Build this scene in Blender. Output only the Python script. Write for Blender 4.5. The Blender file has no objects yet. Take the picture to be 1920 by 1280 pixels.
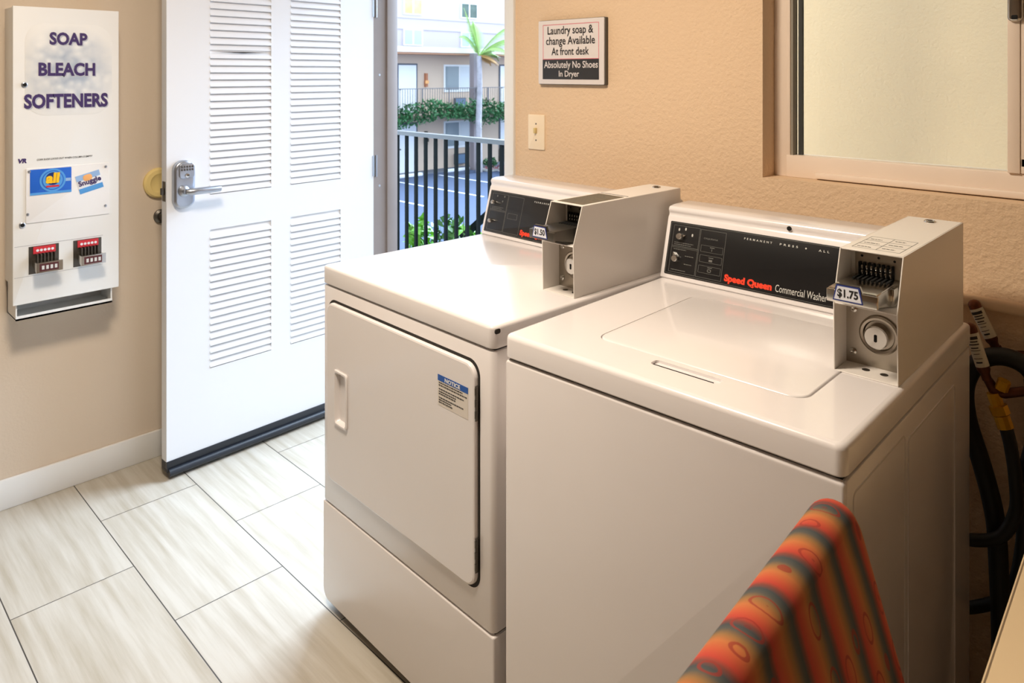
import bpy, bmesh, math, random
from mathutils import Vector, Matrix
random.seed(7)
D = bpy.data
COL = bpy.context.scene.collection
PI = math.pi

# ------------------------------------------------------------------ camera, world, lights, exposure
sc = bpy.context.scene
cd = D.cameras.new('camera'); cam = D.objects.new('camera', cd); COL.objects.link(cam)
cam.location = (0, 0, 1.428); cam.rotation_euler = (PI/2, 0, math.radians(45.0))
cd.sensor_width = 36; cd.lens = 1400/1920*36
cd.shift_x = 0; cd.shift_y = -(640-137)/1920
cd.clip_start = 0.05; cd.clip_end = 200
cd.dof.use_dof = True; cd.dof.focus_distance = 1.45; cd.dof.aperture_fstop = 11
sc.camera = cam
vs = sc.view_settings
vs.view_transform = 'Standard'; vs.look = 'None'; vs.gamma = 1; vs.use_curve_mapping = False
vs.exposure = 0.06

w = D.worlds.new('sky'); sc.world = w; w.use_nodes = True
nt = w.node_tree; nt.nodes.clear()
wo = nt.nodes.new('ShaderNodeOutputWorld'); bg = nt.nodes.new('ShaderNodeBackground')
bg.inputs[0].default_value = (0.66, 0.81, 1.0, 1); bg.inputs[1].default_value = 2.9
nt.links.new(bg.outputs[0], wo.inputs[0])

def sun(direction, energy, color, ang):
    l = D.lights.new('sun', 'SUN'); l.energy = energy; l.color = color; l.angle = math.radians(ang)
    o = D.objects.new('sun', l); COL.objects.link(o)
    o.rotation_euler = Vector(direction).to_track_quat('-Z', 'Y').to_euler()
    o.location = (-8, 8, 9)
    return o
sun((0.12, -0.80, -0.50), 16.5, (0.62, 0.79, 1.0), 66)

CEIL = 2.55
def area(name, loc, rot, size, energy, color):
    l = D.lights.new(name, 'AREA'); l.shape = 'DISK'; l.size = size; l.energy = energy; l.color = color
    o = D.objects.new(name, l); COL.objects.link(o); o.location = loc; o.rotation_euler = rot
    return o
area('ceiling_lamp_light', (-1.25, 0.45, CEIL-0.10), (0, 0, 0), 0.42, 44, (1.0, 0.86, 0.70))

# ------------------------------------------------------------------ materials
def lin(c):
    return tuple(((x/255)/12.92 if x/255 <= 0.04045 else ((x/255+0.055)/1.055)**2.4) for x in c)
MATS = {}
def mat(name, rgb, rough=0.5, metal=0.0, coat=0.0, bump=None, var=None, spec=0.5, emit=None):
    """bump=(scale, strength, distance); var=(scale, amount)"""
    if name in MATS: return MATS[name]
    m = D.materials.new(name); m.use_nodes = True; n = m.node_tree; p = n.nodes['Principled BSDF']
    c = lin(rgb)
    p.inputs['Base Color'].default_value = (*c, 1)
    p.inputs['Roughness'].default_value = rough; p.inputs['Metallic'].default_value = metal
    p.inputs['Coat Weight'].default_value = coat; p.inputs['Coat Roughness'].default_value = 0.06
    p.inputs['Specular IOR Level'].default_value = spec
    tc = n.nodes.new('ShaderNodeTexCoord')
    if var:
        no = n.nodes.new('ShaderNodeTexNoise'); no.inputs['Scale'].default_value = var[0]; no.inputs['Detail'].default_value = 4
        n.links.new(tc.outputs['Object'], no.inputs['Vector'])
        r = n.nodes.new('ShaderNodeMapRange'); r.inputs['From Min'].default_value = 0.3; r.inputs['From Max'].default_value = 0.7
        r.inputs['To Min'].default_value = 1-var[1]; r.inputs['To Max'].default_value = 1+var[1]
        n.links.new(no.outputs['Fac'], r.inputs['Value'])
        mx = n.nodes.new('ShaderNodeVectorMath'); mx.operation = 'SCALE'; mx.inputs[0].default_value = c
        n.links.new(r.outputs[0], mx.inputs['Scale']); n.links.new(mx.outputs[0], p.inputs['Base Color'])
    if bump:
        no = n.nodes.new('ShaderNodeTexNoise'); no.inputs['Scale'].default_value = bump[0]; no.inputs['Detail'].default_value = 5
        n.links.new(tc.outputs['Object'], no.inputs['Vector'])
        b = n.nodes.new('ShaderNodeBump'); b.inputs['Strength'].default_value = bump[1]; b.inputs['Distance'].default_value = bump[2]
        n.links.new(no.outputs['Fac'], b.inputs['Height']); n.links.new(b.outputs[0], p.inputs['Normal'])
    if emit:
        p.inputs['Emission Color'].default_value = (*lin(emit[0]), 1); p.inputs['Emission Strength'].default_value = emit[1]
    MATS[name] = m; return m

M_enamel = mat('white_enamel', (234, 229, 228), 0.22, coat=0.35, var=(3, 0.015))
M_enamel2 = mat('enamel_coin_box', (232, 226, 219), 0.35, coat=0.1, bump=(160, 0.08, 0.001))
M_gap = mat('dark_gap', (38, 34, 30), 0.8)
M_black = mat('black_panel', (20, 20, 22), 0.32, coat=0.2)
M_line = mat('panel_line_grey', (150, 150, 146), 0.5)
M_dim = mat('panel_dim_print', (112, 112, 108), 0.5)
M_red = mat('red_lettering', (235, 62, 30), 0.5)
M_silver = mat('pale_lettering', (205, 205, 200), 0.5)
M_chrome = mat('chrome', (205, 203, 198), 0.16, 1.0)
M_steel = mat('brushed_steel', (176, 168, 156), 0.34, 1.0, bump=(220, 0.1, 0.001))
M_darksteel = mat('tarnished_steel', (104, 100, 94), 0.4, 0.9)
M_hole = mat('hole_black', (8, 8, 8), 0.9)
M_white = mat('white_paint', (236, 236, 234), 0.45, var=(2, 0.01))
M_doorw = mat('door_white_paint', (224, 225, 228), 0.5)
M_rubber = mat('door_sweep_rubber', (30, 34, 42), 0.35)
M_wall = mat('beige_stucco_wall', (226, 196, 162), 0.85, bump=(105, 0.5, 0.007), var=(1.3, 0.03))
M_wallL = mat('beige_smooth_wall', (217, 201, 182), 0.85, bump=(120, 0.2, 0.003), var=(1.3, 0.02))
M_wallD = mat('unseen_wall_darkened', (132, 104, 76), 0.85, bump=(120, 0.2, 0.003))  # invented dark brown for the unseen walls, cuts bounce onto the washer side
M_recess = mat('sill_paint', (220, 192, 160), 0.7, bump=(60, 0.2, 0.003))
M_base = mat('baseboard_paint', (232, 232, 230), 0.5, var=(6, 0.02))
M_ceil = mat('ceiling_paint', (228, 220, 205), 0.9)
M_frame = mat('steel_frame_taupe', (140, 130, 126), 0.5, var=(9, 0.03))
M_ivory = mat('ivory_plastic', (246, 226, 196), 0.45)
M_vinyl = mat('window_vinyl', (238, 220, 202), 0.45, var=(8, 0.02))
M_alu = mat('window_channel', (150, 142, 128), 0.5)
M_gasket = mat('window_gasket', (52, 54, 52), 0.6)
M_cream = mat('cream_bumper', (232, 208, 140), 0.5)
M_satin = mat('satin_nickel', (176, 182, 192), 0.3, 0.85)
M_indigo = mat('indigo_print', (62, 44, 100), 0.5)
M_shadowprint = mat('grey_print', (186, 190, 200), 0.5)
M_ink = mat('black_ink', (34, 32, 34), 0.5)
M_paper = mat('sign_white', (226, 218, 214), 0.35, coat=0.3)
M_signblk = mat('sign_black', (40, 42, 46), 0.3, coat=0.3)
M_signpink = mat('sign_pink_line', (214, 120, 130), 0.5)
M_signedge = mat('sign_edge', (84, 78, 70), 0.5)
M_bl1 = mat('sticker_blue', (30, 98, 200), 0.4); M_bl2 = mat('sticker_light_blue', (84, 156, 222), 0.4)
M_bl3 = mat('sticker_pale_blue', (150, 184, 226), 0.4); M_navy = mat('sticker_navy', (18, 44, 110), 0.4)
M_yel = mat('sticker_yellow', (250, 196, 30), 0.4); M_stred = mat('sticker_red', (206, 50, 60), 0.4)
M_stwhite = mat('sticker_white', (236, 238, 244), 0.4)
M_orange = mat('sticker_orange', (240, 176, 110), 0.5)
M_acryl = mat('clear_cover', (238, 236, 234), 0.12, coat=0.5)
M_noticeblue = mat('notice_blue', (18, 84, 170), 0.4)
M_notice = mat('notice_paper', (222, 214, 204), 0.45)
M_labgreen = mat('coin_box_label_dark', (100, 92, 76), 0.5)
M_priceframe = mat('price_frame_blue', (46, 60, 130), 0.4); M_price = mat('price_white', (225, 228, 238), 0.4)
M_copper = mat('aged_copper', (96, 54, 36), 0.45, 0.7, var=(40, 0.2))
M_brass = mat('brass', (210, 158, 30), 0.4, 0.6, var=(60, 0.1))
M_hose = mat('black_rubber_hose', (16, 17, 18), 0.55, var=(30, 0.1))
M_hoselab = mat('hose_label', (206, 200, 184), 0.5)
M_table = mat('tan_laminate', (214, 190, 152), 0.4, var=(1.5, 0.02))
M_tedge = mat('table_edge_band', (120, 100, 76), 0.5)
M_tleg = mat('table_leg_metal', (90, 88, 86), 0.4, 0.8)
M_rail = mat('dark_green_iron', (8, 17, 18), 0.7, spec=0.15)
M_leaf = mat('bright_leaf', (96, 160, 28), 0.5, var=(9, 0.25)); M_leaf2 = mat('mid_leaf', (54, 104, 34), 0.5, var=(9, 0.25))
M_vine = mat('vine_leaf', (52, 104, 58), 0.6, var=(1.2, 0.35)); M_stem = mat('stem_brown', (94, 74, 52), 0.8)
M_asph = mat('asphalt', (64, 78, 104), 0.9, bump=(30, 0.2, 0.01), var=(0.4, 0.06))
M_paint = mat('road_paint', (225, 228, 232), 0.8)
M_walk = mat('concrete_walk', (176, 176, 172), 0.85, var=(1, 0.05))
M_bwall = mat('building_beige', (214, 192, 172), 0.9, var=(0.3, 0.02))
M_bfascia = mat('building_fascia', (238, 232, 222), 0.8)
M_beave = mat('eave_soffit', (176, 132, 104), 0.9)
M_bdoor = mat('building_door', (240, 242, 246), 0.6); M_bframe = mat('building_door_frame', (96, 100, 110), 0.7)
M_bglass = mat('building_window_glass', (140, 152, 158), 0.15); M_bwin = mat('building_window_white', (240, 242, 244), 0.6)
M_bcurt = mat('window_curtain_white', (216, 222, 228), 0.6)
M_ac = mat('air_conditioner_grille', (98, 126, 156), 0.6)
M_tall = mat('tall_building_wall', (192, 183, 190), 0.9); M_groove = mat('wall_groove', (190, 186, 200), 0.9)
M_teal = mat('teal_window', (176, 222, 224), 0.2)
M_amber = mat('amber_window', (222, 196, 128), 0.3, var=(1.6, 0.3))
M_dkwin = mat('dark_window', (84, 100, 92), 0.2, var=(1.6, 0.3))
M_col = mat('taupe_post', (146, 136, 138), 0.8); M_trunk = mat('palm_trunk', (176, 172, 176), 0.9, bump=(6, 0.8, 0.05), var=(4, 0.15))
M_frond = mat('palm_frond', (132, 166, 84), 0.6, var=(2, 0.2)); M_frondd = mat('palm_frond_dry', (196, 150, 90), 0.7)
M_car = mat('black_car_paint', (14, 15, 18), 0.15, coat=1.0); M_tire = mat('tyre', (18, 18, 18), 0.8)
M_carglass = mat('car_glass', (30, 38, 46), 0.05)
M_plast = mat('chair_black_plastic', (28, 27, 26), 0.5)

def glass_mat():
    m = D.materials.new('clear_glass'); m.use_nodes = True; n = m.node_tree; n.nodes.clear()
    o = n.nodes.new('ShaderNodeOutputMaterial'); t = n.nodes.new('ShaderNodeBsdfTransparent'); g = n.nodes.new('ShaderNodeBsdfGlossy')
    t.inputs[0].default_value = (0.96, 0.97, 0.95, 1); g.inputs['Roughness'].default_value = 0.0
    f = n.nodes.new('ShaderNodeFresnel'); f.inputs[0].default_value = 1.45
    mx = n.nodes.new('ShaderNodeMixShader')
    n.links.new(f.outputs[0], mx.inputs[0]); n.links.new(t.outputs[0], mx.inputs[1]); n.links.new(g.outputs[0], mx.inputs[2])
    n.links.new(mx.outputs[0], o.inputs[0]); return m
M_glass = glass_mat()

def floor_mat():
    m = D.materials.new('wood_look_floor_tile'); m.use_nodes = True; n = m.node_tree; p = n.nodes['Principled BSDF']; L = n.links.new
    g = n.nodes.new('ShaderNodeNewGeometry')
    mp = n.nodes.new('ShaderNodeMapping'); mp.inputs['Location'].default_value = (2.305, -0.451+0.3045, 0)
    L(g.outputs['Position'], mp.inputs['Vector'])
    b = n.nodes.new('ShaderNodeTexBrick'); b.offset = 0.5; b.offset_frequency = 2; b.squash = 1; b.squash_frequency = 2
    b.inputs['Scale'].default_value = 1; b.inputs['Mortar Size'].default_value = 0.0016; b.inputs['Mortar Smooth'].default_value = 0.1
    b.inputs['Brick Width'].default_value = 0.61; b.inputs['Row Height'].default_value = 0.3045; b.inputs['Bias'].default_value = 0
    b.inputs['Color1'].default_value = (0, 0, 0, 1); b.inputs['Color2'].default_value = (1, 1, 1, 1)
    L(mp.outputs[0], b.inputs['Vector'])
    # streaks along x, shifted from tile to tile
    sh = n.nodes.new('ShaderNodeVectorMath'); sh.operation = 'SCALE'; sh.inputs['Scale'].default_value = 7.0
    L(b.outputs['Color'], sh.inputs[0])
    ad = n.nodes.new('ShaderNodeVectorMath'); ad.operation = 'ADD'; L(mp.outputs[0], ad.inputs[0]); L(sh.outputs[0], ad.inputs[1])
    m2 = n.nodes.new('ShaderNodeMapping'); m2.inputs['Scale'].default_value = (1.6, 26, 1); m2.inputs['Rotation'].default_value = (0, 0, 0.03)
    L(ad.outputs[0], m2.inputs['Vector'])
    no = n.nodes.new('ShaderNodeTexNoise'); no.inputs['Scale'].default_value = 1.4; no.inputs['Detail'].default_value = 6; no.inputs['Roughness'].default_value = 0.6
    L(m2.outputs[0], no.inputs['Vector'])
    cr = n.nodes.new('ShaderNodeValToRGB'); e = cr.color_ramp
    e.elements[0].position = 0.28; e.elements[0].color = (*lin((166, 156, 138)), 1)
    e.elements[1].position = 0.62; e.elements[1].color = (*lin((192, 186, 174)), 1)
    L(no.outputs['Fac'], cr.inputs[0])
    mx = n.nodes.new('ShaderNodeMix'); mx.data_type = 'RGBA'
    L(b.outputs['Fac'], mx.inputs['Factor']); L(cr.outputs[0], mx.inputs['A']); mx.inputs['B'].default_value = (*lin((66, 62, 58)), 1)
    L(mx.outputs['Result'], p.inputs['Base Color'])
    p.inputs['Roughness'].default_value = 0.42
    bp = n.nodes.new('ShaderNodeBump'); bp.inputs['Strength'].default_value = 0.4; bp.inputs['Distance'].default_value = 0.002; bp.invert = True
    L(b.outputs['Fac'], bp.inputs['Height']); L(bp.outputs[0], p.inputs['Normal'])
    return m

def fabric_mat():
    m = D.materials.new('striped_upholstery'); m.use_nodes = True; n = m.node_tree; p = n.nodes['Principled BSDF']; L = n.links.new
    tc = n.nodes.new('ShaderNodeTexCoord')
    sp = n.nodes.new('ShaderNodeSeparateXYZ')
    no = n.nodes.new('ShaderNodeTexNoise'); no.inputs['Scale'].default_value = 7; no.inputs['Detail'].default_value = 2
    L(tc.outputs['Object'], no.inputs['Vector']); L(tc.outputs['Object'], sp.inputs[0])
    def mth(op, a, bb, clamp=False):
        x = n.nodes.new('ShaderNodeMath'); x.operation = op; x.use_clamp = clamp
        for i, q in enumerate((a, bb)):
            if q is None: continue
            if isinstance(q, (int, float)): x.inputs[i].default_value = q
            else: L(q, x.inputs[i])
        return x.outputs[0]
    yy = mth('ADD', mth('MULTIPLY', sp.outputs['Y'], 1/0.061), mth('MULTIPLY', no.outputs['Fac'], 0.35))
    fr = mth('FRACT', yy, None)
    cr = n.nodes.new('ShaderNodeValToRGB'); e = cr.color_ramp
    stops = [(0.0, (76, 76, 70)), (0.12, (58, 64, 66)), (0.24, (120, 58, 46)), (0.34, (178, 58, 40)), (0.50, (186, 82, 46)), (0.68, (182, 106, 54)), (0.84, (140, 102, 56)), (1.0, (76, 76, 70))]
    while len(e.elements) < len(stops): e.elements.new(0.5)
    for el, (q, c) in zip(e.elements, stops): el.position = q; el.color = (*lin(c), 1)
    L(fr, cr.inputs[0])
    # scattered leaf and pebble outlines
    mp = n.nodes.new('ShaderNodeMapping'); mp.inputs['Scale'].default_value = (18, 30, 18)
    L(tc.outputs['Object'], mp.inputs['Vector'])
    vo = n.nodes.new('ShaderNodeTexVoronoi'); vo.inputs['Scale'].default_value = 1.0; vo.inputs['Randomness'].default_value = 0.55
    L(mp.outputs[0], vo.inputs['Vector'])
    dist = vo.outputs['Distance']
    ring = mth('LESS_THAN', mth('ABSOLUTE', mth('SUBTRACT', dist, 0.28), None), 0.028)
    mx = n.nodes.new('ShaderNodeMix'); mx.data_type = 'RGBA'
    L(mth('MULTIPLY', ring, 0.75), mx.inputs['Factor']); L(cr.outputs[0], mx.inputs['A']); mx.inputs['B'].default_value = (*lin((140, 40, 26)), 1)
    dot = mth('LESS_THAN', dist, 0.07)
    m3 = n.nodes.new('ShaderNodeMix'); m3.data_type = 'RGBA'
    L(mth('MULTIPLY', dot, 0.5), m3.inputs['Factor']); L(mx.outputs['Result'], m3.inputs['A']); m3.inputs['B'].default_value = (*lin((120, 30, 24)), 1)
    L(m3.outputs['Result'], p.inputs['Base Color'])
    p.inputs['Roughness'].default_value = 0.85
    p.inputs['Sheen Weight'].default_value = 0.0
    return m
M_floor = floor_mat(); M_fabric = fabric_mat()

def bubble_mat():
    m = D.materials.new('bubble_print'); m.use_nodes = True; n = m.node_tree; p = n.nodes['Principled BSDF']; L = n.links.new
    tc = n.nodes.new('ShaderNodeTexCoord')
    vo = n.nodes.new('ShaderNodeTexVoronoi'); vo.inputs['Scale'].default_value = 38; vo.feature = 'SMOOTH_F1'
    L(tc.outputs['Object'], vo.inputs['Vector'])
    gr = n.nodes.new('ShaderNodeVectorMath'); gr.operation = 'DISTANCE'; gr.inputs[1].default_value = (0.13, 0.16, 0.795)
    ms = n.nodes.new('ShaderNodeMapping'); L(tc.outputs['Object'], gr.inputs[0])
    mr = n.nodes.new('ShaderNodeMapRange'); mr.inputs['From Min'].default_value = 0.155; mr.inputs['From Max'].default_value = 0.05
    L(gr.outputs['Value'], mr.inputs['Value'])
    no = n.nodes.new('ShaderNodeTexNoise'); no.inputs['Scale'].default_value = 22; L(tc.outputs['Object'], no.inputs['Vector'])
    mu = n.nodes.new('ShaderNodeMath'); mu.operation = 'MULTIPLY'; L(mr.outputs[0], mu.inputs[0])
    m2 = n.nodes.new('ShaderNodeMath'); m2.operation = 'MULTIPLY'; L(no.outputs['Fac'], m2.inputs[0]); m2.inputs[1].default_value = 1.7
    L(m2.outputs[0], mu.inputs[1])
    cr = n.nodes.new('ShaderNodeValToRGB'); e = cr.color_ramp
    e.elements[0].position = 0.05; e.elements[0].color = (*lin((234, 236, 236)), 1)
    e.elements[1].position = 0.55; e.elements[1].color = (*lin((172, 184, 200)), 1)
    L(vo.outputs['Distance'], cr.inputs[0])
    mx = n.nodes.new('ShaderNodeMix'); mx.data_type = 'RGBA'
    mu.use_clamp = True
    L(mu.outputs[0], mx.inputs['Factor']); mx.inputs['A'].default_value = (*lin((236, 236, 234)), 1); L(cr.outputs[0], mx.inputs['B'])
    L(mx.outputs['Result'], p.inputs['Base Color']); p.inputs['Roughness'].default_value = 0.45
    return m
M_bubble = bubble_mat()

# ------------------------------------------------------------------ mesh helpers
def tag(o, label=None, cat=None, group=None, kind=None):
    if label: o['label'] = label
    if cat: o['category'] = cat
    if group: o['group'] = group
    if kind: o['kind'] = kind
    return o
def empty(name, loc=(0, 0, 0), rz=0, **k):
    o = D.objects.new(name, None); COL.objects.link(o); o.location = loc; o.rotation_euler = (0, 0, rz); o.empty_display_size = 0.1
    return tag(o, **k)

class Fr:
    """a plane frame: origin O, axes U, V and outward N"""
    def __init__(s, O, U, V, N=None):
        s.O = Vector(O); s.U = Vector(U).normalized(); s.V = Vector(V).normalized()
        s.N = Vector(N).normalized() if N else s.U.cross(s.V).normalized()
    def p(s, u, v, n=0): return s.O + s.U*u + s.V*v + s.N*n

class MB:
    def __init__(s): s.v = []; s.f = []
    def add(s, vs_, fs):
        b = len(s.v); s.v += [tuple(q) for q in vs_]; s.f += [tuple(i+b for i in f) for f in fs]; return s
    def box(s, x0, x1, y0, y1, z0, z1, bev=0, seg=2):
        if bev <= 0:
            v = [(x, y, z) for z in (z0, z1) for y in (y0, y1) for x in (x0, x1)]
            return s.add(v, [(0, 2, 3, 1), (4, 5, 7, 6), (0, 1, 5, 4), (2, 6, 7, 3), (0, 4, 6, 2), (1, 3, 7, 5)])
        bm = bmesh.new(); bmesh.ops.create_cube(bm, size=1)
        for q in bm.verts: q.co = Vector(((x0+x1)/2+q.co.x*(x1-x0), (y0+y1)/2+q.co.y*(y1-y0), (z0+z1)/2+q.co.z*(z1-z0)))
        bmesh.ops.bevel(bm, geom=bm.edges[:], offset=bev, segments=seg, affect='EDGES', profile=0.5)
        return s.bm(bm)
    def bm(s, bm):
        bm.verts.index_update()
        s.add([q.co[:] for q in bm.verts], [[q.index for q in f.verts] for f in bm.faces]); bm.free(); return s
    def fbox(s, fr, u0, u1, v0, v1, n0, n1):
        v = [fr.p(u, q, n) for n in (n0, n1) for q in (v0, v1) for u in (u0, u1)]
        return s.add(v, [(0, 2, 3, 1), (4, 5, 7, 6), (0, 1, 5, 4), (2, 6, 7, 3), (0, 4, 6, 2), (1, 3, 7, 5)])
    def outline(s, u0, u1, v0, v1, R, seg=6):
        pts = []
        if isinstance(R, (int, float)): R = (R,)*4
        cs = [((u1, v0), -PI/2, R[0]), ((u1, v1), 0, R[1]), ((u0, v1), PI/2, R[2]), ((u0, v0), PI, R[3])]
        for (cu, cv), a0, r in cs:
            r = max(r, 1e-5)
            mu = cu-r if cu == u1 else cu+r; mv = cv-r if cv == v1 else cv+r
            for i in range(seg+1):
                a = a0+PI/2*i/seg; pts.append((mu+r*math.cos(a), mv+r*math.sin(a)))
        return pts
    def rslab(s, fr, u0, u1, v0, v1, R, n0, n1, e=0.003, seg=6, eseg=3, ebot=0):
        """slab with rounded corners R and rounded front edge e"""
        if isinstance(R, (int, float)): R = (R,)*4
        lv = []
        if ebot:
            for i in range(eseg+1):
                a = PI/2*i/eseg; lv.append((ebot*(1-math.sin(a)), n0+ebot*(1-math.cos(a))))
        else: lv.append((0, n0))
        for i in range(eseg+1):
            a = PI/2*i/eseg; lv.append((e*(1-math.cos(a)), n1-e+e*math.sin(a)))
        V = []; k = None
        for ins, n in lv:
            o = s.outline(u0+ins, u1-ins, v0+ins, v1-ins, tuple(max(r-ins, 1e-4) for r in R), seg); k = len(o)
            V += [fr.p(a, b, n) for a, b in o]
        Fc = [tuple(reversed(range(k)))]
        for j in range(len(lv)-1):
            for i in range(k): Fc.append((j*k+i, j*k+(i+1) % k, (j+1)*k+(i+1) % k, (j+1)*k+i))
        Fc.append(tuple(range((len(lv)-1)*k, len(lv)*k)))
        return s.add(V, Fc)
    def ring(s, fr, u0, u1, v0, v1, R, t, n0, n1, seg=6):
        """rectangular frame line of width t"""
        a = s.outline(u0, u1, v0, v1, R, seg); b = s.outline(u0+t, u1-t, v0+t, v1-t, max((R if isinstance(R, (int, float)) else R[0])-t, 1e-4), seg); k = len(a)
        V = [fr.p(*q, n0) for q in a]+[fr.p(*q, n1) for q in a]+[fr.p(*q, n1) for q in b]+[fr.p(*q, n0) for q in b]
        Fc = []
        for j in range(3):
            for i in range(k): Fc.append((j*k+i, j*k+(i+1) % k, (j+1)*k+(i+1) % k, (j+1)*k+i))
        return s.add(V, Fc)
    def cyl(s, p0, p1, r0, r1=None, n=20, caps=True):
        r1 = r0 if r1 is None else r1
        return s.tube([p0, p1], [r0, r1], n, caps)
    def tube(s, pts, r, n=12, caps=True):
        pts = [Vector(q) for q in pts]; m = len(pts)
        if isinstance(r, (int, float)): r = [r]*m
        up = None; V = []
        for i, q in enumerate(pts):
            t = (pts[min(i+1, m-1)]-pts[max(i-1, 0)]).normalized()
            if up is None:
                up = Vector((0, 0, 1)) if abs(t.z) < 0.9 else Vector((1, 0, 0))
            a = (up-t*up.dot(t)).normalized(); up = a; b = t.cross(a)
            V += [q+(a*math.cos(2*PI*k/n)+b*math.sin(2*PI*k/n))*r[i] for k in range(n)]
        Fc = []
        for j in range(m-1):
            for k in range(n): Fc.append((j*n+k, j*n+(k+1) % n, (j+1)*n+(k+1) % n, (j+1)*n+k))
        if caps: Fc += [tuple(reversed(range(n))), tuple(range((m-1)*n, m*n))]
        return s.add(V, Fc)
    def lathe(s, fr, cu, cv, prof, n=28):
        """prof = [(r, height along N)]"""
        V = []
        for r, h in prof: V += [fr.p(cu+max(r, 1e-5)*math.cos(2*PI*k/n), cv+max(r, 1e-5)*math.sin(2*PI*k/n), h) for k in range(n)]
        Fc = []
        for j in range(len(prof)-1):
            for k in range(n): Fc.append((j*n+k, j*n+(k+1) % n, (j+1)*n+(k+1) % n, (j+1)*n+k))
        Fc.append(tuple(range((len(prof)-1)*n, len(prof)*n))); Fc.append(tuple(reversed(range(n))))
        return s.add(V, Fc)
    def prism(s, prof, axis, a0, a1):
        """extrude a polygon along an axis: x -> prof=(y,z), y -> (x,z), z -> (x,y)"""
        def P(q, a): return {'x': (a, q[0], q[1]), 'y': (q[0], a, q[1]), 'z': (q[0], q[1], a)}[axis]
        k = len(prof); V = [P(q, a0) for q in prof]+[P(q, a1) for q in prof]
        return s.add(V, [tuple(range(k)), tuple(reversed(range(k, 2*k)))]+[(i, k+i, k+(i+1) % k, (i+1) % k) for i in range(k)])
    def build(s, name, m, parent=None, off=None, ang=35, **k):
        me = D.meshes.new(name)
        vv = s.v if off is None else [(a-off[0], b-off[1], c-off[2]) for a, b, c in s.v]
        me.from_pydata(vv, [], s.f); me.update()
        bm = bmesh.new(); bm.from_mesh(me); bmesh.ops.recalc_face_normals(bm, faces=bm.faces[:]); bm.to_mesh(me); bm.free()
        me.shade_smooth(); me.set_sharp_from_angle(angle=math.radians(ang))
        me.materials.append(m)
        o = D.objects.new(name, me); COL.objects.link(o)
        if parent: o.parent = parent
        return tag(o, **k)

def text_mb(fr, s, u0, u1, v0, v1, n=0.0006, bold=0.0, slant=0.0, mb=None, space=1.0):
    """lettering fitted to the box u0..u1, v0..v1 of the plane"""
    cu = D.curves.new('t', 'FONT'); cu.body = s; cu.size = 1; cu.offset = bold; cu.extrude = 0.0; cu.resolution_u = 3; cu.space_character = space
    o = D.objects.new('t', cu); COL.objects.link(o)
    dg = bpy.context.evaluated_depsgraph_get(); dg.update()
    me = D.meshes.new_from_object(o.evaluated_get(dg))
    D.objects.remove(o); D.curves.remove(cu)
    xs = [q.co.x for q in me.vertices]; ys = [q.co.y for q in me.vertices]
    x0, x1, y0, y1 = min(xs), max(xs), min(ys), max(ys)
    mb = mb or MB()
    V = []
    for q in me.vertices:
        a = (q.co.x-x0)/(x1-x0); b = (q.co.y-y0)/(y1-y0)
        V.append(fr.p(u0+a*(u1-u0)+slant*b*(v1-v0), v0+b*(v1-v0), n))
    mb.add(V, [tuple(p.vertices) for p in me.polygons]); D.meshes.remove(me)
    return mb
def text(fr, s, u0, u1, v0, v1, m, parent, n=0.0006, bold=0.0, off=None, name='lettering', label=None, slant=0.0, space=1.0):
    o = text_mb(fr, s, u0, u1, v0, v1, n, bold, slant, None, space)
    me = D.meshes.new(name); vv = o.v if off is None else [(a-off[0], b-off[1], c-off[2]) for a, b, c in o.v]
    me.from_pydata(vv, [], o.f); me.materials.append(m)
    q = D.objects.new(name, me); COL.objects.link(q); q.parent = parent
    return tag(q, label=label)
def lines(fr, u0, u1, rows, h, m, parent, n=0.0006, off=None, name='fine_print', seed=1):
    """rows of illegible fine print: rows = [(v, length fraction)]"""
    rnd = random.Random(seed); b = MB()
    for v, L in rows:
        u = u0
        while u < u0+(u1-u0)*L:
            wd = rnd.uniform(1.2, 3.6)*h; wd = min(wd, u0+(u1-u0)*L-u+1e-4)
            b.fbox(fr, u, u+wd, v, v+h, n-0.0003, n); u += wd+h*0.7
    return b.build(name, m, parent, off)

# ================================================================== SETTING
WL = -2.91; WB = 1.90; WR = 2.4; WF = -3.0; TH = 0.10
def S(name, mb, m, **k): return mb.build(name, m, None, kind='structure', **k)
S('floor', MB().box(WL, WR, WF, WB, -0.06, 0), M_floor)
S('ceiling', MB().box(WL-TH, WR+TH, WF-TH, WB+TH, CEIL, CEIL+0.08), M_ceil)
S('wall_left', MB().box(WL-TH, WL, WF-TH, WB+TH, -0.06, CEIL), M_wallL)
S('wall_right', MB().box(WR, WR+TH, WF-TH, WB+TH, -0.06, CEIL), M_wallD)
S('wall_front', MB().box(WL, WR, WF-TH, WF, -0.06, CEIL), M_wallD)
# back wall with the doorway (x -2.75..-1.925) and the window opening (x -0.945..0.55)
DX0, DX1, DZ = -2.752, -1.924, 2.06
WX0, WX1, WZ0, WZ1 = -0.945, 0.55, 1.147, 2.05
b = MB()
b.box(WL, DX0, WB, WB+TH, -0.06, CEIL); b.box(DX0, DX1, WB, WB+TH, DZ, CEIL)
b.box(DX1, WX0, WB, WB+TH, -0.06, CEIL); b.box(WX1, WR, WB, WB+TH, -0.06, CEIL)
b.box(WX0, WX1, WB, WB+TH, -0.06, WZ0); b.box(WX0, WX1, WB, WB+TH, WZ1, CEIL)
S('wall_back', b, M_wall)
S('baseboard_left', MB().box(WL, WL+0.012, WF, WB, 0, 0.098, 0.003), M_base)
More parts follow.
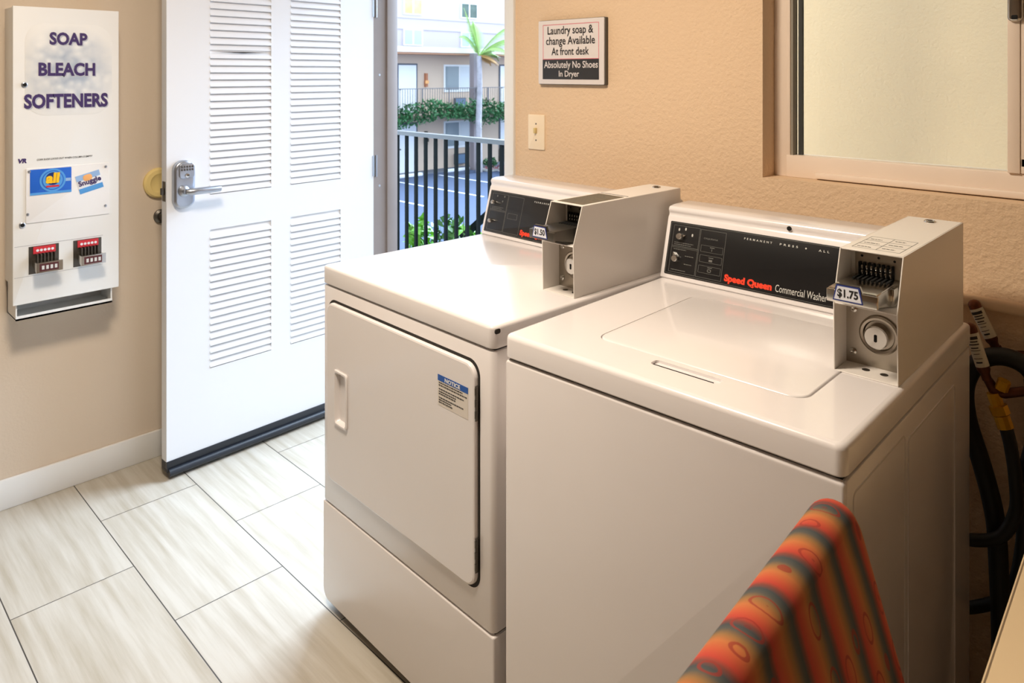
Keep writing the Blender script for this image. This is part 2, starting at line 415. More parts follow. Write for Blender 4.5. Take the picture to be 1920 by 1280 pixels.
# door frame: steel jamb with its stop on the hinge side, pale trim on the other side
b = MB().box(DX0-0.004, DX0+0.003, WB-0.01, WB+0.055, 0, DZ).box(DX0-0.004, DX0+0.014, WB+0.055, WB+TH+0.01, 0, DZ, 0.0015)
j = S('trim_1', b, M_frame)
for z in (0.93, 1.42): MB().lathe(Fr((DX0+0.003, 0, 0), (0, 1, 0), (0, 0, 1)), WB+0.02, z, [(0.006, 0), (0.005, 0.0012), (0.001, 0.0016)], 14).build('screw', M_satin, j)
b = MB().box(DX1-0.004, DX1+0.042, WB-0.012, WB+0.004, 0, DZ+0.045, 0.002).box(DX1-0.006, DX1+0.01, WB-0.010, WB+TH+0.008, 0, DZ, 0.002)
b.box(DX0-0.01, DX1+0.042, WB-0.012, WB+TH+0.006, DZ, DZ+0.045, 0.002)
S('trim_2', b, M_white)
# small ledge on the back wall behind the washer
b = MB().box(-0.86, WR, WB-0.024, WB+0.002, 0.912, 0.938, 0.008, 3)
S('trim_3', b, M_recess)
# threshold
S('trim_4', MB().box(DX0, DX1, WB-0.02, WB+TH+0.02, -0.02, 0.008, 0.003), M_frame)

# window ------------------------------------------------------------
b = MB(); FY = 1.968
b.box(WX0, WX0+0.037, FY, FY+0.05, WZ0, WZ1, 0.002); b.box(WX1-0.037, WX1, FY, FY+0.05, WZ0, WZ1, 0.002)
b.box(WX0, WX1, FY, FY+0.05, WZ1-0.05, WZ1, 0.002); b.box(WX0+0.036, WX1, FY-0.004, FY+0.05, WZ0, 1.206, 0.002)
b.box(-0.826, WX1, FY-0.016, FY, 1.150, 1.166, 0.003)
b.box(WX0+0.036, WX0+0.046, FY-0.002, FY+0.03, 1.2, WZ1, 0.0015)
win = S('window_1', b, M_vinyl)
MB().box(WX0+0.046, WX0+0.052, FY+0.002, FY+0.03, 1.206, WZ1-0.05).build('channel', M_alu, win)
MB().box(-0.885, -0.875, FY+0.018, FY+0.03, 1.206, WZ1-0.05).build('gasket', M_gasket, win)
MB().box(-0.893, -0.386, FY+0.024, FY+0.029, 1.2, WZ1-0.05).build('glass_pane', M_glass, win)
b = MB().box(-0.396, -0.372, FY-0.012, FY+0.03, 1.206, WZ1-0.05, 0.002).box(-0.371, 0.51, FY-0.01, FY+0.012, 1.206, 1.24, 0.002).box(-0.371, -0.335, FY-0.01, FY+0.012, 1.22, WZ1-0.05, 0.002).box(0.48, 0.512, FY-0.01, FY+0.012, 1.206, WZ1-0.05, 0.002).box(-0.372, 0.51, FY-0.01, FY+0.012, WZ1-0.08, WZ1-0.05, 0.002)
sash = b.build('sash', M_vinyl, win)
MB().box(-0.372, 0.48, FY-0.001, FY+0.004, 1.24, WZ1-0.08).build('glass_pane', M_glass, sash)
fw = Fr((0, FY-0.012, 0), (1, 0, 0), (0, 0, 1), (0, -1, 0))
MB().rslab(fw, -0.394, -0.366, 1.542, 1.66, 0.010, 0, 0.012, 0.005).build('latch', M_chrome, sash)
MB().rslab(fw, -0.386, -0.374, 1.546, 1.556, 0.003, 0.012, 0.0135, 0.0005).build('latch_slot', M_hole, sash)

# door leaf ----------------------------------------------------------
door = empty('door_1', (-2.750, 1.897, 0), math.atan2(0.034, 0.9), kind='structure')
DW = 0.900; DH = 2.03; DT = 0.040
# local: s runs along +y from the free edge (y=-DW) to the hinge (y=0); the visible face is x=0
def Sy(s): return s-DW
cols = [(0.157, 0.402), (0.487, 0.722)]; rows_ = [(0.345, 0.853), (0.982, 1.86)]
b = MB()
for s0, s1 in ((0, cols[0][0]), (cols[0][1], cols[1][0]), (cols[1][1], DW)):
    b.box(-DT, 0, Sy(s0), Sy(s1), 0.035, DH)
for s0, s1 in cols:
    b.box(-DT, 0, Sy(s0), Sy(s1), 0.035, rows_[0][0]); b.box(-DT, 0, Sy(s0), Sy(s1), rows_[0][1], rows_[1][0]); b.box(-DT, 0, Sy(s0), Sy(s1), rows_[1][1], DH)
    for z0, z1 in rows_: b.box(-DT, -0.0060, Sy(s0), Sy(s1), z0, z1)
b.build('leaf', M_doorw, door)
PITCH = 0.0262
for ci, (s0, s1) in enumerate(cols):
    for z0, z1 in rows_:
        b = MB(); z = z0
        while z < z1-0.012:
            zt = min(z+PITCH+0.001, z1)
            drop = 0.004 if (ci == 0 and abs(z-(1.507-0.012)) < PITCH/2) else 0
            b.prism([(-0.0065, zt), (-0.0065, zt-0.004), (0.0008-drop, z+0.0028+drop), (0.0022-drop, z+0.0035+drop), (0.0022-drop, z+0.0062+drop)], 'y', Sy(s0), Sy(s1))
            z += PITCH
        b.build('louver_panel', M_doorw, door)
MB().add([(0.0026, Sy(.160), 1.5065), (0.0026, Sy(.285), 1.5030), (0.0026, Sy(.400), 1.5065), (0.0026, Sy(.285), 1.5080), (0.0018, Sy(.160), 1.5065), (0.0018, Sy(.285), 1.5030), (0.0018, Sy(.400), 1.5065), (0.0018, Sy(.285), 1.5080)],
         [(0, 1, 2, 3), (7, 6, 5, 4), (0, 4, 5, 1), (1, 5, 6, 2), (2, 6, 7, 3), (3, 7, 4, 0)]).build('louver_gap', M_gap, door, label='dark gap under a sagging louver slat')
b = MB().box(-DT-0.002, 0.004, -DW, 0, 0.022, 0.060, 0.001).build('sweep', M_rubber, door)
MB().tube([(0.008, -DW+0.004, 0.022), (0.008, -0.004, 0.022)], 0.0135, 14).build('sweep_bulb', M_rubber, b)
fd = Fr((0, -DW, 0), (0, 1, 0), (0, 0, 1), (1, 0, 0))
lk = MB().rslab(fd, 0.018, 0.094, 0.948, 1.118, (0.03, 0.036, 0.036, 0.03), 0, 0.022, 0.010, 8, 4).build('lock', M_satin, door, label='brushed nickel keypad lock')
MB().rslab(fd, 0.034, 0.090, 1.054, 1.108, 0.012, 0.02, 0.026, 0.003).build('keypad', M_satin, lk)
b = MB()
for i in range(5):
    for r in range(2): b.rslab(fd, 0.040+i*0.0095, 0.0465+i*0.0095, 1.0845+r*0.0105-0.003, 1.092+r*0.0105-0.003, 0.002, 0.025, 0.0275, 0.0008, 3)
b.build('keypad_buttons', M_darksteel, lk)
MB().lathe(fd, 0.062, 1.064, [(0.008, 0.024), (0.0075, 0.029), (0.001, 0.0295)]).build('key_cylinder', M_chrome, lk)
MB().fbox(fd, 0.060, 0.068, 1.063, 1.066, 0.0292, 0.0298).build('keyhole', M_hole, lk)
b = MB().lathe(fd, 0.050, 1.010, [(0.020, 0.020), (0.019, 0.030), (0.010, 0.034), (0.010, 0.052)])
b.tube([fd.p(0.050, 1.010, 0.050), fd.p(0.062, 1.010, 0.058), fd.p(0.09, 1.010, 0.060), fd.p(0.135, 1.010, 0.060), fd.p(0.168, 1.010, 0.057)], [0.010, 0.0125, 0.0125, 0.012, 0.011], 14)
b.build('lever_handle', M_satin, lk)
# latch edge plate and the lever on the far side of the leaf
b = MB().box(-0.032, -0.008, -DW-0.0012, -DW+0.001, 0.975, 1.045).box(-0.026, -0.014, -DW-0.012, -DW, 0.998, 1.022, 0.002)
b.build('latch_bolt', M_darksteel, door)
for z in (0.25, 1.02, 1.72):
    h = MB().box(-0.002, 0.0015, -0.014, -0.001, z-0.045, z+0.045)
    h.tube([(0.005, 0.003, z-0.047), (0.005, 0.003, z+0.047)], 0.0045, 10)
    h.build('hinge', M_satin, door)

# wall bumper disc and the small grey stop behind the door -------------
o = MB().lathe(Fr((WL, 0, 0), (0, 1, 0), (0, 0, 1)), 1.040, 1.019, [(0.056, 0), (0.056, 0.012), (0.050, 0.019), (0.036, 0.020), (0.030, 0.016), (0.001, 0.015)], 36).build('wall_bumper', M_cream)
tag(o, 'cream round door bumper on the wall behind the open door', 'wall bumper')
o = MB().lathe(Fr((WL, 0, 0), (0, 1, 0), (0, 0, 1)), 1.047, 0.893, [(0.026, 0), (0.026, 0.008), (0.018, 0.014), (0.012, 0.014), (0.012, 0.03), (0.001, 0.031)], 28).build('door_stop', M_darksteel)
tag(o, 'small grey metal door stop on the wall below the cream bumper', 'door stop')

# light switch --------------------------------------------------------
fb = Fr((0, WB, 0), (1, 0, 0), (0, 0, 1), (0, -1, 0))
r0 = (-1.776, WB, 1.164)
sw = empty('light_switch', r0, label='ivory light switch plate with a single toggle on the wall beside the doorway', cat='light switch')
pl = MB().rslab(fb, -1.815, -1.737, 1.162, 1.284, 0.004, 0, 0.006, 0.003).build('cover_plate', M_ivory, sw, r0)
MB().box(-1.781, -1.771, WB-0.016, WB-0.004, 1.219, 1.238, 0.002).build('toggle', mat('toggle_worn', (214, 190, 130), 0.5), sw, r0)
for z in (1.195, 1.252): MB().lathe(fb, -1.776, z, [(0.003, 0.005), (0.0028, 0.0068), (0.0005, 0.007)], 10).build('screw', M_darksteel, pl, r0)

# wall sign ------------------------------------------------------------
r0 = (-1.611, WB, 1.39)
sg = empty('wall_sign', r0, label='white framed sign about laundry soap and no shoes in the dryer, on the back wall', cat='sign')
MB().rslab(fb, -1.7550, -1.466, 1.389, 1.6075, 0.005, 0, 0.014, 0.002).build('backing', M_signedge, sg, r0)
fs = Fr((0, WB-0.015, 0), (1, 0, 0), (0, 0, 1), (0, -1, 0))
pn = MB().rslab(fs, -1.754, -1.470, 1.391, 1.606, 0.004, -0.003, 0.002, 0.001).build('panel', M_paper, sg, r0)
MB().ring(fs, -1.733, -1.490, 1.474, 1.592, 0.001, 0.0022, 0.002, 0.0024).build('border_line', M_signpink, pn, r0)
MB().fbox(fs, -1.734, -1.490, 1.407, 1.474, 0.002, 0.0024).build('black_band', M_signblk, pn, r0)
def T(s, u0, u1, v0, v1, m, bold=0.03): text(fs, s, u0, u1, v0, v1, m, pn, 0.0030, bold, r0)
T('Laundry soap &', -1.711, -1.513, 1.550, 1.585, M_ink, 0.012); T('change Available', -1.718, -1.506, 1.515, 1.550, M_ink, 0.012)
T('At front desk', -1.693, -1.531, 1.488, 1.514, M_ink, 0.012); T('Absolutely No Shoes', -1.727, -1.494, 1.438, 1.468, M_paper, 0.012); T('In Dryer', -1.660, -1.572, 1.410, 1.436, M_paper, 0.012)

# soap dispenser ---------------------------------------------------------
FX = -2.78
r0 = (WL, 0.55, 0.64)
vd = empty('soap_dispenser', r0, label='white metal soap, bleach and softener vending dispenser mounted on the left wall', cat='vending machine')
Y0, Y1, Z0, Z1 = 0.552, 0.862, 0.692, 1.641
b = MB().box(WL, FX-0.006, Y0+0.004, Y1-0.006, 0.75, Z1-0.002, 0.002)
b.box(WL, FX-0.012, Y0+0.010, Y0+0.014, 0.642, 0.76); b.box(WL, FX-0.012, Y1-0.022, Y1-0.018, 0.642, 0.76)
b.box(WL, FX-0.010, Y0+0.010, Y1-0.018, 0.640, 0.646); b.box(WL, WL+0.01, Y0+0.010, Y1-0.018, 0.642, 0.76)
b.box(FX-0.013, FX-0.010, Y0+0.010, Y1-0.018, 0.640, 0.654)
b.build('cabinet', M_white, vd, r0)
ff = Fr((FX, 0, 0), (0, 1, 0), (0, 0, 1), (1, 0, 0))
fp = MB().rslab(ff, Y0, Y1, Z0, Z1, 0.002, -0.010, 0.0, 0.0015).build('front_door', M_white, vd, r0)
MB().rslab(ff, 0.585, 0.840, 1.290, 1.590, 0.06, 0, 0.0004, 0.0002).build('bubble_picture', M_bubble, fp, r0)
for s, u0, u1, v0, v1 in (('SOAP', .653, .764, 1.520, 1.562), ('BLEACH', .622, .788, 1.4185, 1.4625), ('SOFTENERS', .582, .827, 1.3135, 1.361)):
    text(ff, s, u0+.003, u1+.003, v0-.003, v1-.003, M_shadowprint, fp, 0.0008, 0.05, r0)
    text(ff, s, u0, u1, v0, v1, M_indigo, fp, 0.0014, 0.04, r0)
text(ff, 'VR', .563, .590, 1.141, 1.156, M_indigo, fp, 0.0008, 0.06, r0, slant=0.2)
text(ff, 'COIN SLIDE LOCKS OUT WHEN COLUMN IS EMPTY', .617, .779, 1.146, 1.152, M_ink, fp, 0.0008, 0.02, r0, slant=0.2)
cv = MB().rslab(ff, 0.587, 0.831, 0.948, 1.123, 0.004, 0, 0.003, 0.001).build('clear_cover', M_acryl, vd, r0)
for y, z in ((.596, 1.113), (.820, 1.110), (.592, .977), (.819, .977)):
    MB().lathe(ff, y, z, [(0.0045, 0.003), (0.004, 0.0055), (0.0005, 0.006)], 14).build('screw', M_satin, cv, r0)
# blue detergent card
st = MB().rslab(ff, .598, .716, 1.036, 1.1185, 0.002, 0.003, 0.0036, 0.0002).build('detergent_card', M_bl1, vd, r0, label='blue detergent picture card')
MB().lathe(ff, .662, 1.080, [(.0375, .0036), (.0375, .0040)], 36).build('pale_ring', M_bl2, st, r0)
MB().lathe(ff, .662, 1.080, [(.0315, .0040), (.0315, .0043)], 36).build('blue_ring', M_bl1, st, r0)
MB().lathe(ff, .662, 1.080, [(.0285, .0043), (.0285, .0046)], 36).build('pale_disc', M_bl2, st, r0)
MB().lathe(ff, .662, 1.085, [(.0205, .0046), (.0205, .0049)], 36).build('navy_disc', M_navy, st, r0)
text(ff, 'all', .641, .679, 1.070, 1.104, M_yel, st, 0.0054, 0.05, r0, slant=0.1)
MB().fbox(ff, .643, .680, 1.0575, 1.0635, .0046, .0052).build('red_script', M_stred, st, r0)
MB().fbox(ff, .598, .716, 1.036, 1.0435, .0036, .0044).build('pale_band', M_bl2, st, r0)
MB().fbox(ff, .699, .714, 1.073, 1.083, .0036, .0042).build('pale_badge', M_bl3, st, r0)
# tilted softener card
a = 0.25; fz = Fr((FX, .770, 1.063), (0, math.cos(a), math.sin(a)), (0, -math.sin(a), math.cos(a)), (1, 0, 0))
st = MB().rslab(fz, -.037, .037, -.031, .031, 0.002, 0.003, 0.0036, 0.0002).build('softener_card', M_stwhite, vd, r0, label='tilted pale blue and white softener card')
MB().fbox(fz, -.037, .037, .012, .031, .0036, .0040).build('pale_band', M_bl3, st, r0)
MB().fbox(fz, -.037, .037, -.031, -.014, .0036, .0040).build('blue_band', M_bl2, st, r0)
MB().rslab(fz, -.016, .012, .006, .027, .009, .0040, .0044, .0002).build('orange_patch', M_orange, st, r0)
text(fz, 'Snuggle', -.034, .036, -.011, .012, M_indigo, st, 0.0050, 0.03, r0)
for y, z in ((.583, 1.391), (.577, .945)):
    k = MB().lathe(ff, y, z, [(0.0085, 0), (0.0085, 0.004), (0.006, 0.0055), (0.001, 0.006)]).build('cam_lock', M_satin, vd, r0)
    MB().lathe(ff, y+.0005, z, [(0.0058, 0.0055), (0.0055, 0.0062)]).build('lock_core', M_hole, k, r0)
b = MB().fbox(ff, .556, .812, .8765, .8778, 0, .0006).fbox(ff, .556, .812, .7785, .7795, 0, .0006)
b.build('seam_lines', mat('seam_grey', (176, 176, 178), 0.6), fp, r0)
for yc in (.640, .767):
    cs = MB().fbox(ff, yc-.045, yc+.040, .784, .872, 0, .001).build('coin_slide', M_darksteel, vd, r0, label='chrome coin slide with red label')
    u0, u1 = yc-.033, yc+.030
    MB().fbox(ff, u0, u1, .848, .870, .001, .0045).build('red_label', M_stred, cs, r0)
    b = MB()
    for i in range(5): b.lathe(ff, u0+.012+i*.0105, .858, [(.0042, .0045), (.0042, .0050)], 14)
    b.build('coin_marks', M_stwhite, cs, r0)
    b = MB().fbox(ff, u0, u1, .824, .828, 0, .052)
    b.add([ff.p(u0, .812, 0), ff.p(u0, .828, 0), ff.p(u0, .828, .052), ff.p(u0, .796, .052), ff.p(u0-.0025, .812, 0), ff.p(u0-.0025, .828, 0), ff.p(u0-.0025, .828, .052), ff.p(u0-.0025, .796, .052)],
          [(0, 1, 2, 3), (7, 6, 5, 4), (0, 3, 7, 4), (1, 5, 6, 2), (0, 4, 5, 1), (3, 2, 6, 7)])
    b.fbox(ff, u0-.003, u1+.008, .796, .828, .050, .056)
    b.build('slide_tray', M_chrome, cs, r0)
    b = MB()
    for i in range(6): b.fbox(ff, u0+.007+i*.0098, u0+.0105+i*.0098, .828, .848, .001, .022)
    b.build('coin_pins', M_darksteel, cs, r0)
    b = MB().fbox(ff, u0+.006, u1-.004, .800, .824, .056, .0566); b.build('plate_recess', mat('maroon', (92, 48, 50), 0.4, 0.3), cs, r0)
    b = MB()
    for i in range(4): b.fbox(ff, u0+.012+i*.012, u0+.019+i*.012, .806, .818, .0566, .0572)
    b.build('plate_marks', M_silver, cs, r0)

# ================================================================== LAUNDRY MACHINES (local: x right, y depth, z up)
def body_shell(W, dep, z0, z1, R):
    fr = Fr((0, 0, 0), (1, 0, 0), (0, 1, 0), (0, 0, 1))
    return MB().rslab(fr, 0, W, 0, dep, (R, 0.004, 0.004, R), z0, z1, 0.004, 6, 2, ebot=0.003)
CZ0, CSL = 0.914, 0.040/0.146
CFR = Fr((0, 0.560, CZ0), (1, 0, 0), (0, CSL, 1))       # slanted console face, v measured along the slope
KV = math.sqrt(1+CSL*CSL)
CFR.N = -CFR.N if CFR.N.y > 0 else CFR.N
def cz(z): return (z-CZ0)*KV
def console(root, W, washer):
    b = MB().prism([(.5603, .915), (.6005, 1.062), (.6055, 1.069), (.601, 1.080), (.606, 1.088), (.625, 1.0905), (.70, 1.0905), (.708, 1.084), (.708, .915)], 'x', 0.0, W)
    # pinch the ends a little so they read rounded
    c = b.build('console', M_enamel, root, ang=50)
    bv = c.modifiers.new('soft', 'BEVEL'); bv.width = 0.004; bv.segments = 3; bv.limit_method = 'ANGLE'; bv.angle_limit = math.radians(50)
    MB().rslab(CFR, .012, W-.014, cz(.9265), cz(1.0525), .003, 0, .0016, .0006).build('control_panel', M_black, c)
    b = MB(); n0, n1 = .0016, .0020
    b.ring(CFR, .015, W-.017, cz(.929), cz(1.050), .002, .0007, n0, n1)
    b.ring(CFR, .0235, .0965, cz(.9335), cz(1.0445), .001, .0007, n0, n1)
    b.ring(CFR, .0985, .1665, cz(.9335), cz(1.0435), .001, .0007, n0, n1)
    b.fbox(CFR, .0235, .0965, cz(.9945), cz(.9955), n0, n1); b.fbox(CFR, .0235, .0965, cz(.9915), cz(.9922), n0, n1)
    if washer:
        for za, zb in ((.9925, 1.008), (.9690, .9855), (.9445, .9615)): b.ring(CFR, .1040, .1625, cz(za), cz(zb), .001, .0006, n0, n1)
    else:
        b.ring(CFR, .108, .150, cz(.976), cz(.992), .001, .0006, n0, n1)
    b.build('panel_lines', M_dim, c)
    if washer:
        kn = ((.046, 1.018, 0.3), (.041, .965, 2.0)); rr = .0085
        MB().lathe(Fr((0, .6035, 0), (1, 0, 0), (0, 0, 1), (0, -1, 0)), .316, 1.0755, [(.0052, 0), (.0052, .0035), (.0045, .0038), (.0005, .0038)]).build('plug', M_hole, c)
        text(CFR, 'CYCLE STATUS', .109, .146, cz(1.022), cz(1.0255), M_dim, c, .0022, .02)
        for u, z in ((.055, 1.034), (.075, 1.022), (.037, 1.031)): MB().rslab(CFR, u, u+.004, cz(z), cz(z+.007), .002, n0, n1, .0001, 3).build('dial_mark', M_silver, c)
        b = MB(); b.fbox(CFR, .1330, .1342, cz(.996), cz(1.002), n0, n1); b.fbox(CFR, .1290, .138, cz(.972), cz(.977), n0, n1); b.ring(CFR, .128, .138, cz(.948), cz(.955), .003, .0015, n0, n1)
        for z in (1.0035, .980, .9575): b.fbox(CFR, .128, .140, cz(z), cz(z+.0016), n0, n1)
        b.build('status_marks', M_dim, c)
        lines(CFR, .030, .088, [(cz(1.003), .9), (cz(.9985), .8), (cz(.987), .6), (cz(.9385), .7)], .0016, M_dim, c, .0020, seed=4)
        lines(CFR, .064, .090, [(cz(.974), .9), (cz(.955), .8)], .0016, M_dim, c, .0020, seed=5)
    else:
        kn = ((.026+.012, 1.016, 1.2), (.040, .960, 0.0)); rr = .0068
        lines(CFR, .030, .088, [(cz(1.003), .9), (cz(.9985), .8)], .0014, M_dim, c, .0020, seed=6)
        for u, z in ((.045, 1.034), (.072, 1.020), (.078, 1.035)): MB().rslab(CFR, u, u+.004, cz(z), cz(z+.006), .002, n0, n1, .0001, 3).build('dial_mark', M_dim, c)
    for u, z, an in kn:
        k = MB().lathe(CFR, u, cz(z), [(rr*1.15, .0016), (rr*1.05, .006), (rr*.95, .013), (rr*.8, .0145), (.0005, .0148)], 24)
        if washer:
            d_ = (math.cos(an), math.sin(an)); e_ = (-d_[1], d_[0]); q = cz(z)
            P4 = [(u+e_[0]*rr*.8, q+e_[1]*rr*.8), (u+d_[0]*rr*2.0, q+d_[1]*rr*2.0), (u-e_[0]*rr*.8, q-e_[1]*rr*.8)]
            k.add([CFR.p(a, b_, n) for n in (.0016, .009) for a, b_ in P4], [(0, 1, 2), (5, 4, 3), (0, 3, 4, 1), (1, 4, 5, 2), (2, 5, 3, 0)])
        k.build('knob', M_chrome, c)
    z0 = 1.0395
    text(CFR, 'PERMANENT', .212, .280, cz(1.036), cz(1.0405), M_silver, c, .0022, .02, space=1.9)
    text(CFR, 'PRESS', .298, .340, cz(1.036), cz(1.0405), M_silver, c, .0022, .02, space=1.9)
    a = MB(); a.add([CFR.p(.358+x*.0022, cz(1.038)+y*.0022, .0022) for x, y in ((-1, 0), (0, -1), (1, 0), (0, 1))], [(0, 1, 2, 3)]); a.build('diamond_mark', M_silver, c)
    text(CFR, 'ALL', .386, .409, cz(1.036), cz(1.0405), M_silver, c, .0022, .02, space=1.9)
    text(CFR, 'Speed Queen', .174, .291, cz(.932), cz(.9525), M_red, c, .0022, .06)
    if washer: text(CFR, 'Commercial Washer', .299, .414, cz(.9365), cz(.952), M_silver, c, .0022, 0)
    return c

def coin_box(root, x0, x1, price, washer):
    t = .0022; yb = .684; prof = [(.260, .9145), (.257, 1.035), (.288, 1.122), (yb, 1.122), (yb, .9145)]
    b = MB().prism(prof, 'x', x0, x0+t).prism(prof, 'x', x1-t, x1)
    b.box(x0+t, x1-t, .289, yb, 1.1195, 1.1222)                 # top
    b.box(x0+t, x1-t, yb-t, yb, .9145, 1.12)                    # back
    b.box(x0+t, x1-t, .260, .33, .9145, .9165)                  # bottom of lower bay
    b.box(x0+t, x1-t, .258, .345, 1.031, 1.0335)                # shelf
    b.box(x0+t, x1-t, .338, .345, 1.033, 1.12)
    c = b.build('coin_box', M_enamel2, root)
    bv = c.modifiers.new('soft', 'BEVEL'); bv.width = 0.0008; bv.segments = 2; bv.limit_method = 'ANGLE'; bv.angle_limit = math.radians(40)
    f1 = Fr((0, .315, 0), (1, 0, 0), (0, 0, 1), (0, -1, 0)); cx = (x0+x1)/2+.006
    MB().fbox(f1, x0+t, x1-t, .9165, 1.031, -.002, 0).build('vault_plate', M_steel, c)
    MB().lathe(f1, cx, .975, [(.033, 0), (.033, .004), (.030, .007), (.026, .006), (.024, .002), (.001, .002)], 36).build('lock_ring', M_steel, c)
    MB().lathe(f1, cx-.002, .973, [(.020, .002), (.020, .014), (.018, .016), (.001, .0165)], 32).build('vault_lock', M_chrome, c)
    MB().rslab(f1, cx-.0045, cx+.0005, .966, .979, .002, .0164, .0170, .0002, 4).build('keyhole', M_hole, c)
    for u, z in ((x0+.015, 1.012), (x0+.014, .936)):
        MB().lathe(f1, u, z, [(.0065, 0), (.006, .003), (.003, .004), (.0005, .003)], 18).build('bolt', M_brass if False else M_chrome, c)
    fbt = Fr((0, 0, .9166), (1, 0, 0), (0, 1, 0), (0, 0, 1))
    for u, y in ((x0+.042, .294), (x0+.072, .292)):
        MB().lathe(fbt, u, y, [(.0065, 0), (.0065, .0003)], 20).build('floor_hole', M_darksteel, c)
    # upper bay
    f2 = Fr((0, .338, 0), (1, 0, 0), (0, 0, 1), (0, -1, 0))
    u0, u1 = x0+.010, x1-.008
    MB().rslab(f2, u0, u1, 1.036, 1.113, .006, 0, .003, .001).build('slide_plate', M_steel if washer else M_darksteel, c)
    for u, z in ((u0+.012, 1.103), (u0+.040, 1.103), (u0+.066, 1.101)): MB().lathe(f2, u, z, [(.0022, .003), (.0022, .0034)], 12).build('plate_hole', M_hole, c)
    s0, s1 = x0+.008, x1-.020                                     # slide
    b = MB().box(s0, s1, .214, .336, 1.066, 1.070, .001)
    b.box(s0, s0+.003, .214, .334, 1.050, 1.066); 
    b.prism([(.214, 1.050), (.214, 1.068), (.334, 1.068), (.334, 1.036), (.285, 1.036)], 'x', s1-.003, s1)
    b.box(s1-.002, s1+.006, .285, .336, 1.036, 1.066, .002)
    b.box(s0-.001, s1+.004, .208, .215, 1.048, 1.069, .0015)
    b.prism([(s0+.010, 1.066), (s0+.016, 1.0805), (s0+.052, 1.0805), (s0+.058, 1.066)], 'y', .209, .2145)
    b.build('coin_slide', M_chrome if washer else M_darksteel, c)
    b = MB(); ns = 8
    for i in range(ns): b.box(s0+.010+i*.0078, s0+.0133+i*.0078, .296, .337, 1.0702, 1.0715).box(s0+.010+i*.0078, s0+.0133+i*.0078, .328, .3345, 1.069, 1.093)
    b.build('coin_slots', M_hole, c)
    b = MB()
    for i in range(ns-1): b.box(s0+.0135+i*.0078, s0+.0176+i*.0078, .329, .3348, 1.072, 1.079, .001).box(s0+.0135+i*.0078, s0+.0176+i*.0078, .329, .3348, 1.081, 1.088, .001)
    b.build('coin_levers', M_chrome, c)
    f3 = Fr((0, .2078, 0), (1, 0, 0), (0, 0, 1), (0, -1, 0))
    def trap(i, n): return [f3.p(s0+.010+i, 1.052+i, n), f3.p(s0+.058-i, 1.052+i, n), f3.p(s0+.0525-i, 1.0785-i, n), f3.p(s0+.0155+i, 1.0785-i, n)]
    a = MB(); a.add(trap(0, .0003)+trap(0, .0008), [(0, 1, 2, 3), (4, 5, 6, 7), (0, 1, 5, 4), (1, 2, 6, 5), (2, 3, 7, 6), (3, 0, 4, 7)]); a.build('price_label_frame', M_priceframe, c)
    a = MB(); a.add(trap(.0022, .0009)+trap(.0022, .0012), [(0, 1, 2, 3), (4, 5, 6, 7), (0, 1, 5, 4), (1, 2, 6, 5), (2, 3, 7, 6), (3, 0, 4, 7)]); a.build('price_label', M_price, c)
    text(f3, price, s0+.0175, s0+.0505, 1.057, 1.0725, M_ink, c, .0016, .03)
    # top: instruction label, key lock
    ft = Fr((0, 0, 1.1222), (1, 0, 0), (0, 1, 0), (0, 0, 1))
    if washer:
        b = MB()
        for i in range(4): b.fbox(ft, x0+.013, x1-.013, .310+i*.036, .3108+i*.036, 0, .0003)
        b.fbox(ft, x0+.0125, x0+.0133, .310, .418, 0, .0003).fbox(ft, x0+.052, x0+.0528, .310, .418, 0, .0003).fbox(ft, x1-.0135, x1-.0127, .310, .418, 0, .0003)
        b.build('instruction_lines', M_dim, c)
        lines(ft, x0+.018, x0+.05, [(.322, .7), (.358, .8), (.394, .6)], .0022, M_ink, c, .0005, seed=9)
        lines(ft, x0+.058, x1-.016, [(.326, .7), (.362, .8), (.400, .6)], .0022, M_ink, c, .0005, seed=10)
    else:
        q = MB().fbox(ft, x0+.010, x1-.010, .300, .455, 0, .0006).build('instruction_label', M_labgreen, c)
        lines(ft, x0+.016, x1-.016, [(.312+i*.0125, .9 if i % 3 else .6) for i in range(11)], .0018, M_dim, c, .0010, seed=12)
        MB().fbox(ft, x0+.006, x1-.008, .468, .470, 0, .0006).build('lid_seam', M_gap, c)
    k = MB().lathe(ft, (x0+x1)/2, .646, [(.0115, 0), (.011, .0025), (.009, .003), (.0085, .0008), (.001, .0008)], 28).build('top_lock', M_chrome, c)
    MB().lathe(ft, (x0+x1)/2, .646, [(.0075, .0009), (.0075, .0012)], 24).build('top_lock_core', M_gap, c)
    return c

# ---- dryer
DWD = .682; DEP = .711
dry = empty('clothes_dryer', (-1.775, 1.058, 0), math.radians(-1.494), label='white front-loading coin dryer with a blue NOTICE sticker on its door, nearest the doorway', cat='dryer')
frT = Fr((0, 0, 0), (1, 0, 0), (0, 1, 0), (0, 0, 1)); frF = Fr((0, 0, 0), (1, 0, 0), (0, 0, 1), (0, -1, 0))
b = body_shell(DWD, DEP, .2905, .8635, .013).build('cabinet', M_enamel, dry)
MB().box(.006, DWD-.006, .010, DEP-.01, .03, .90).build('inner_shadow_gap', M_gap, b)
MB().rslab(frT, -.001, DWD+.001, -.002, DEP, (.016, .004, .004, .016), .868, .9145, .007, 6, 4, ebot=.003).build('top', M_enamel, dry)
# lower panel with its clipped lower left corner
fr = frF
lp = MB().rslab(fr, 0, DWD, .026, .2855, (.006, .004, .004, .030), -.018, .0, .004)
lp.box(0, DWD, .018, DEP, .03, .285)
lp.build('lower_panel', M_enamel, dry)
for x, y in ((.05, .05), (DWD-.05, .05), (.05, DEP-.05), (DWD-.05, DEP-.05)):
    MB().cyl((x, y, 0), (x, y, .034), .016, .012, 14).build('foot', M_gap, dry)
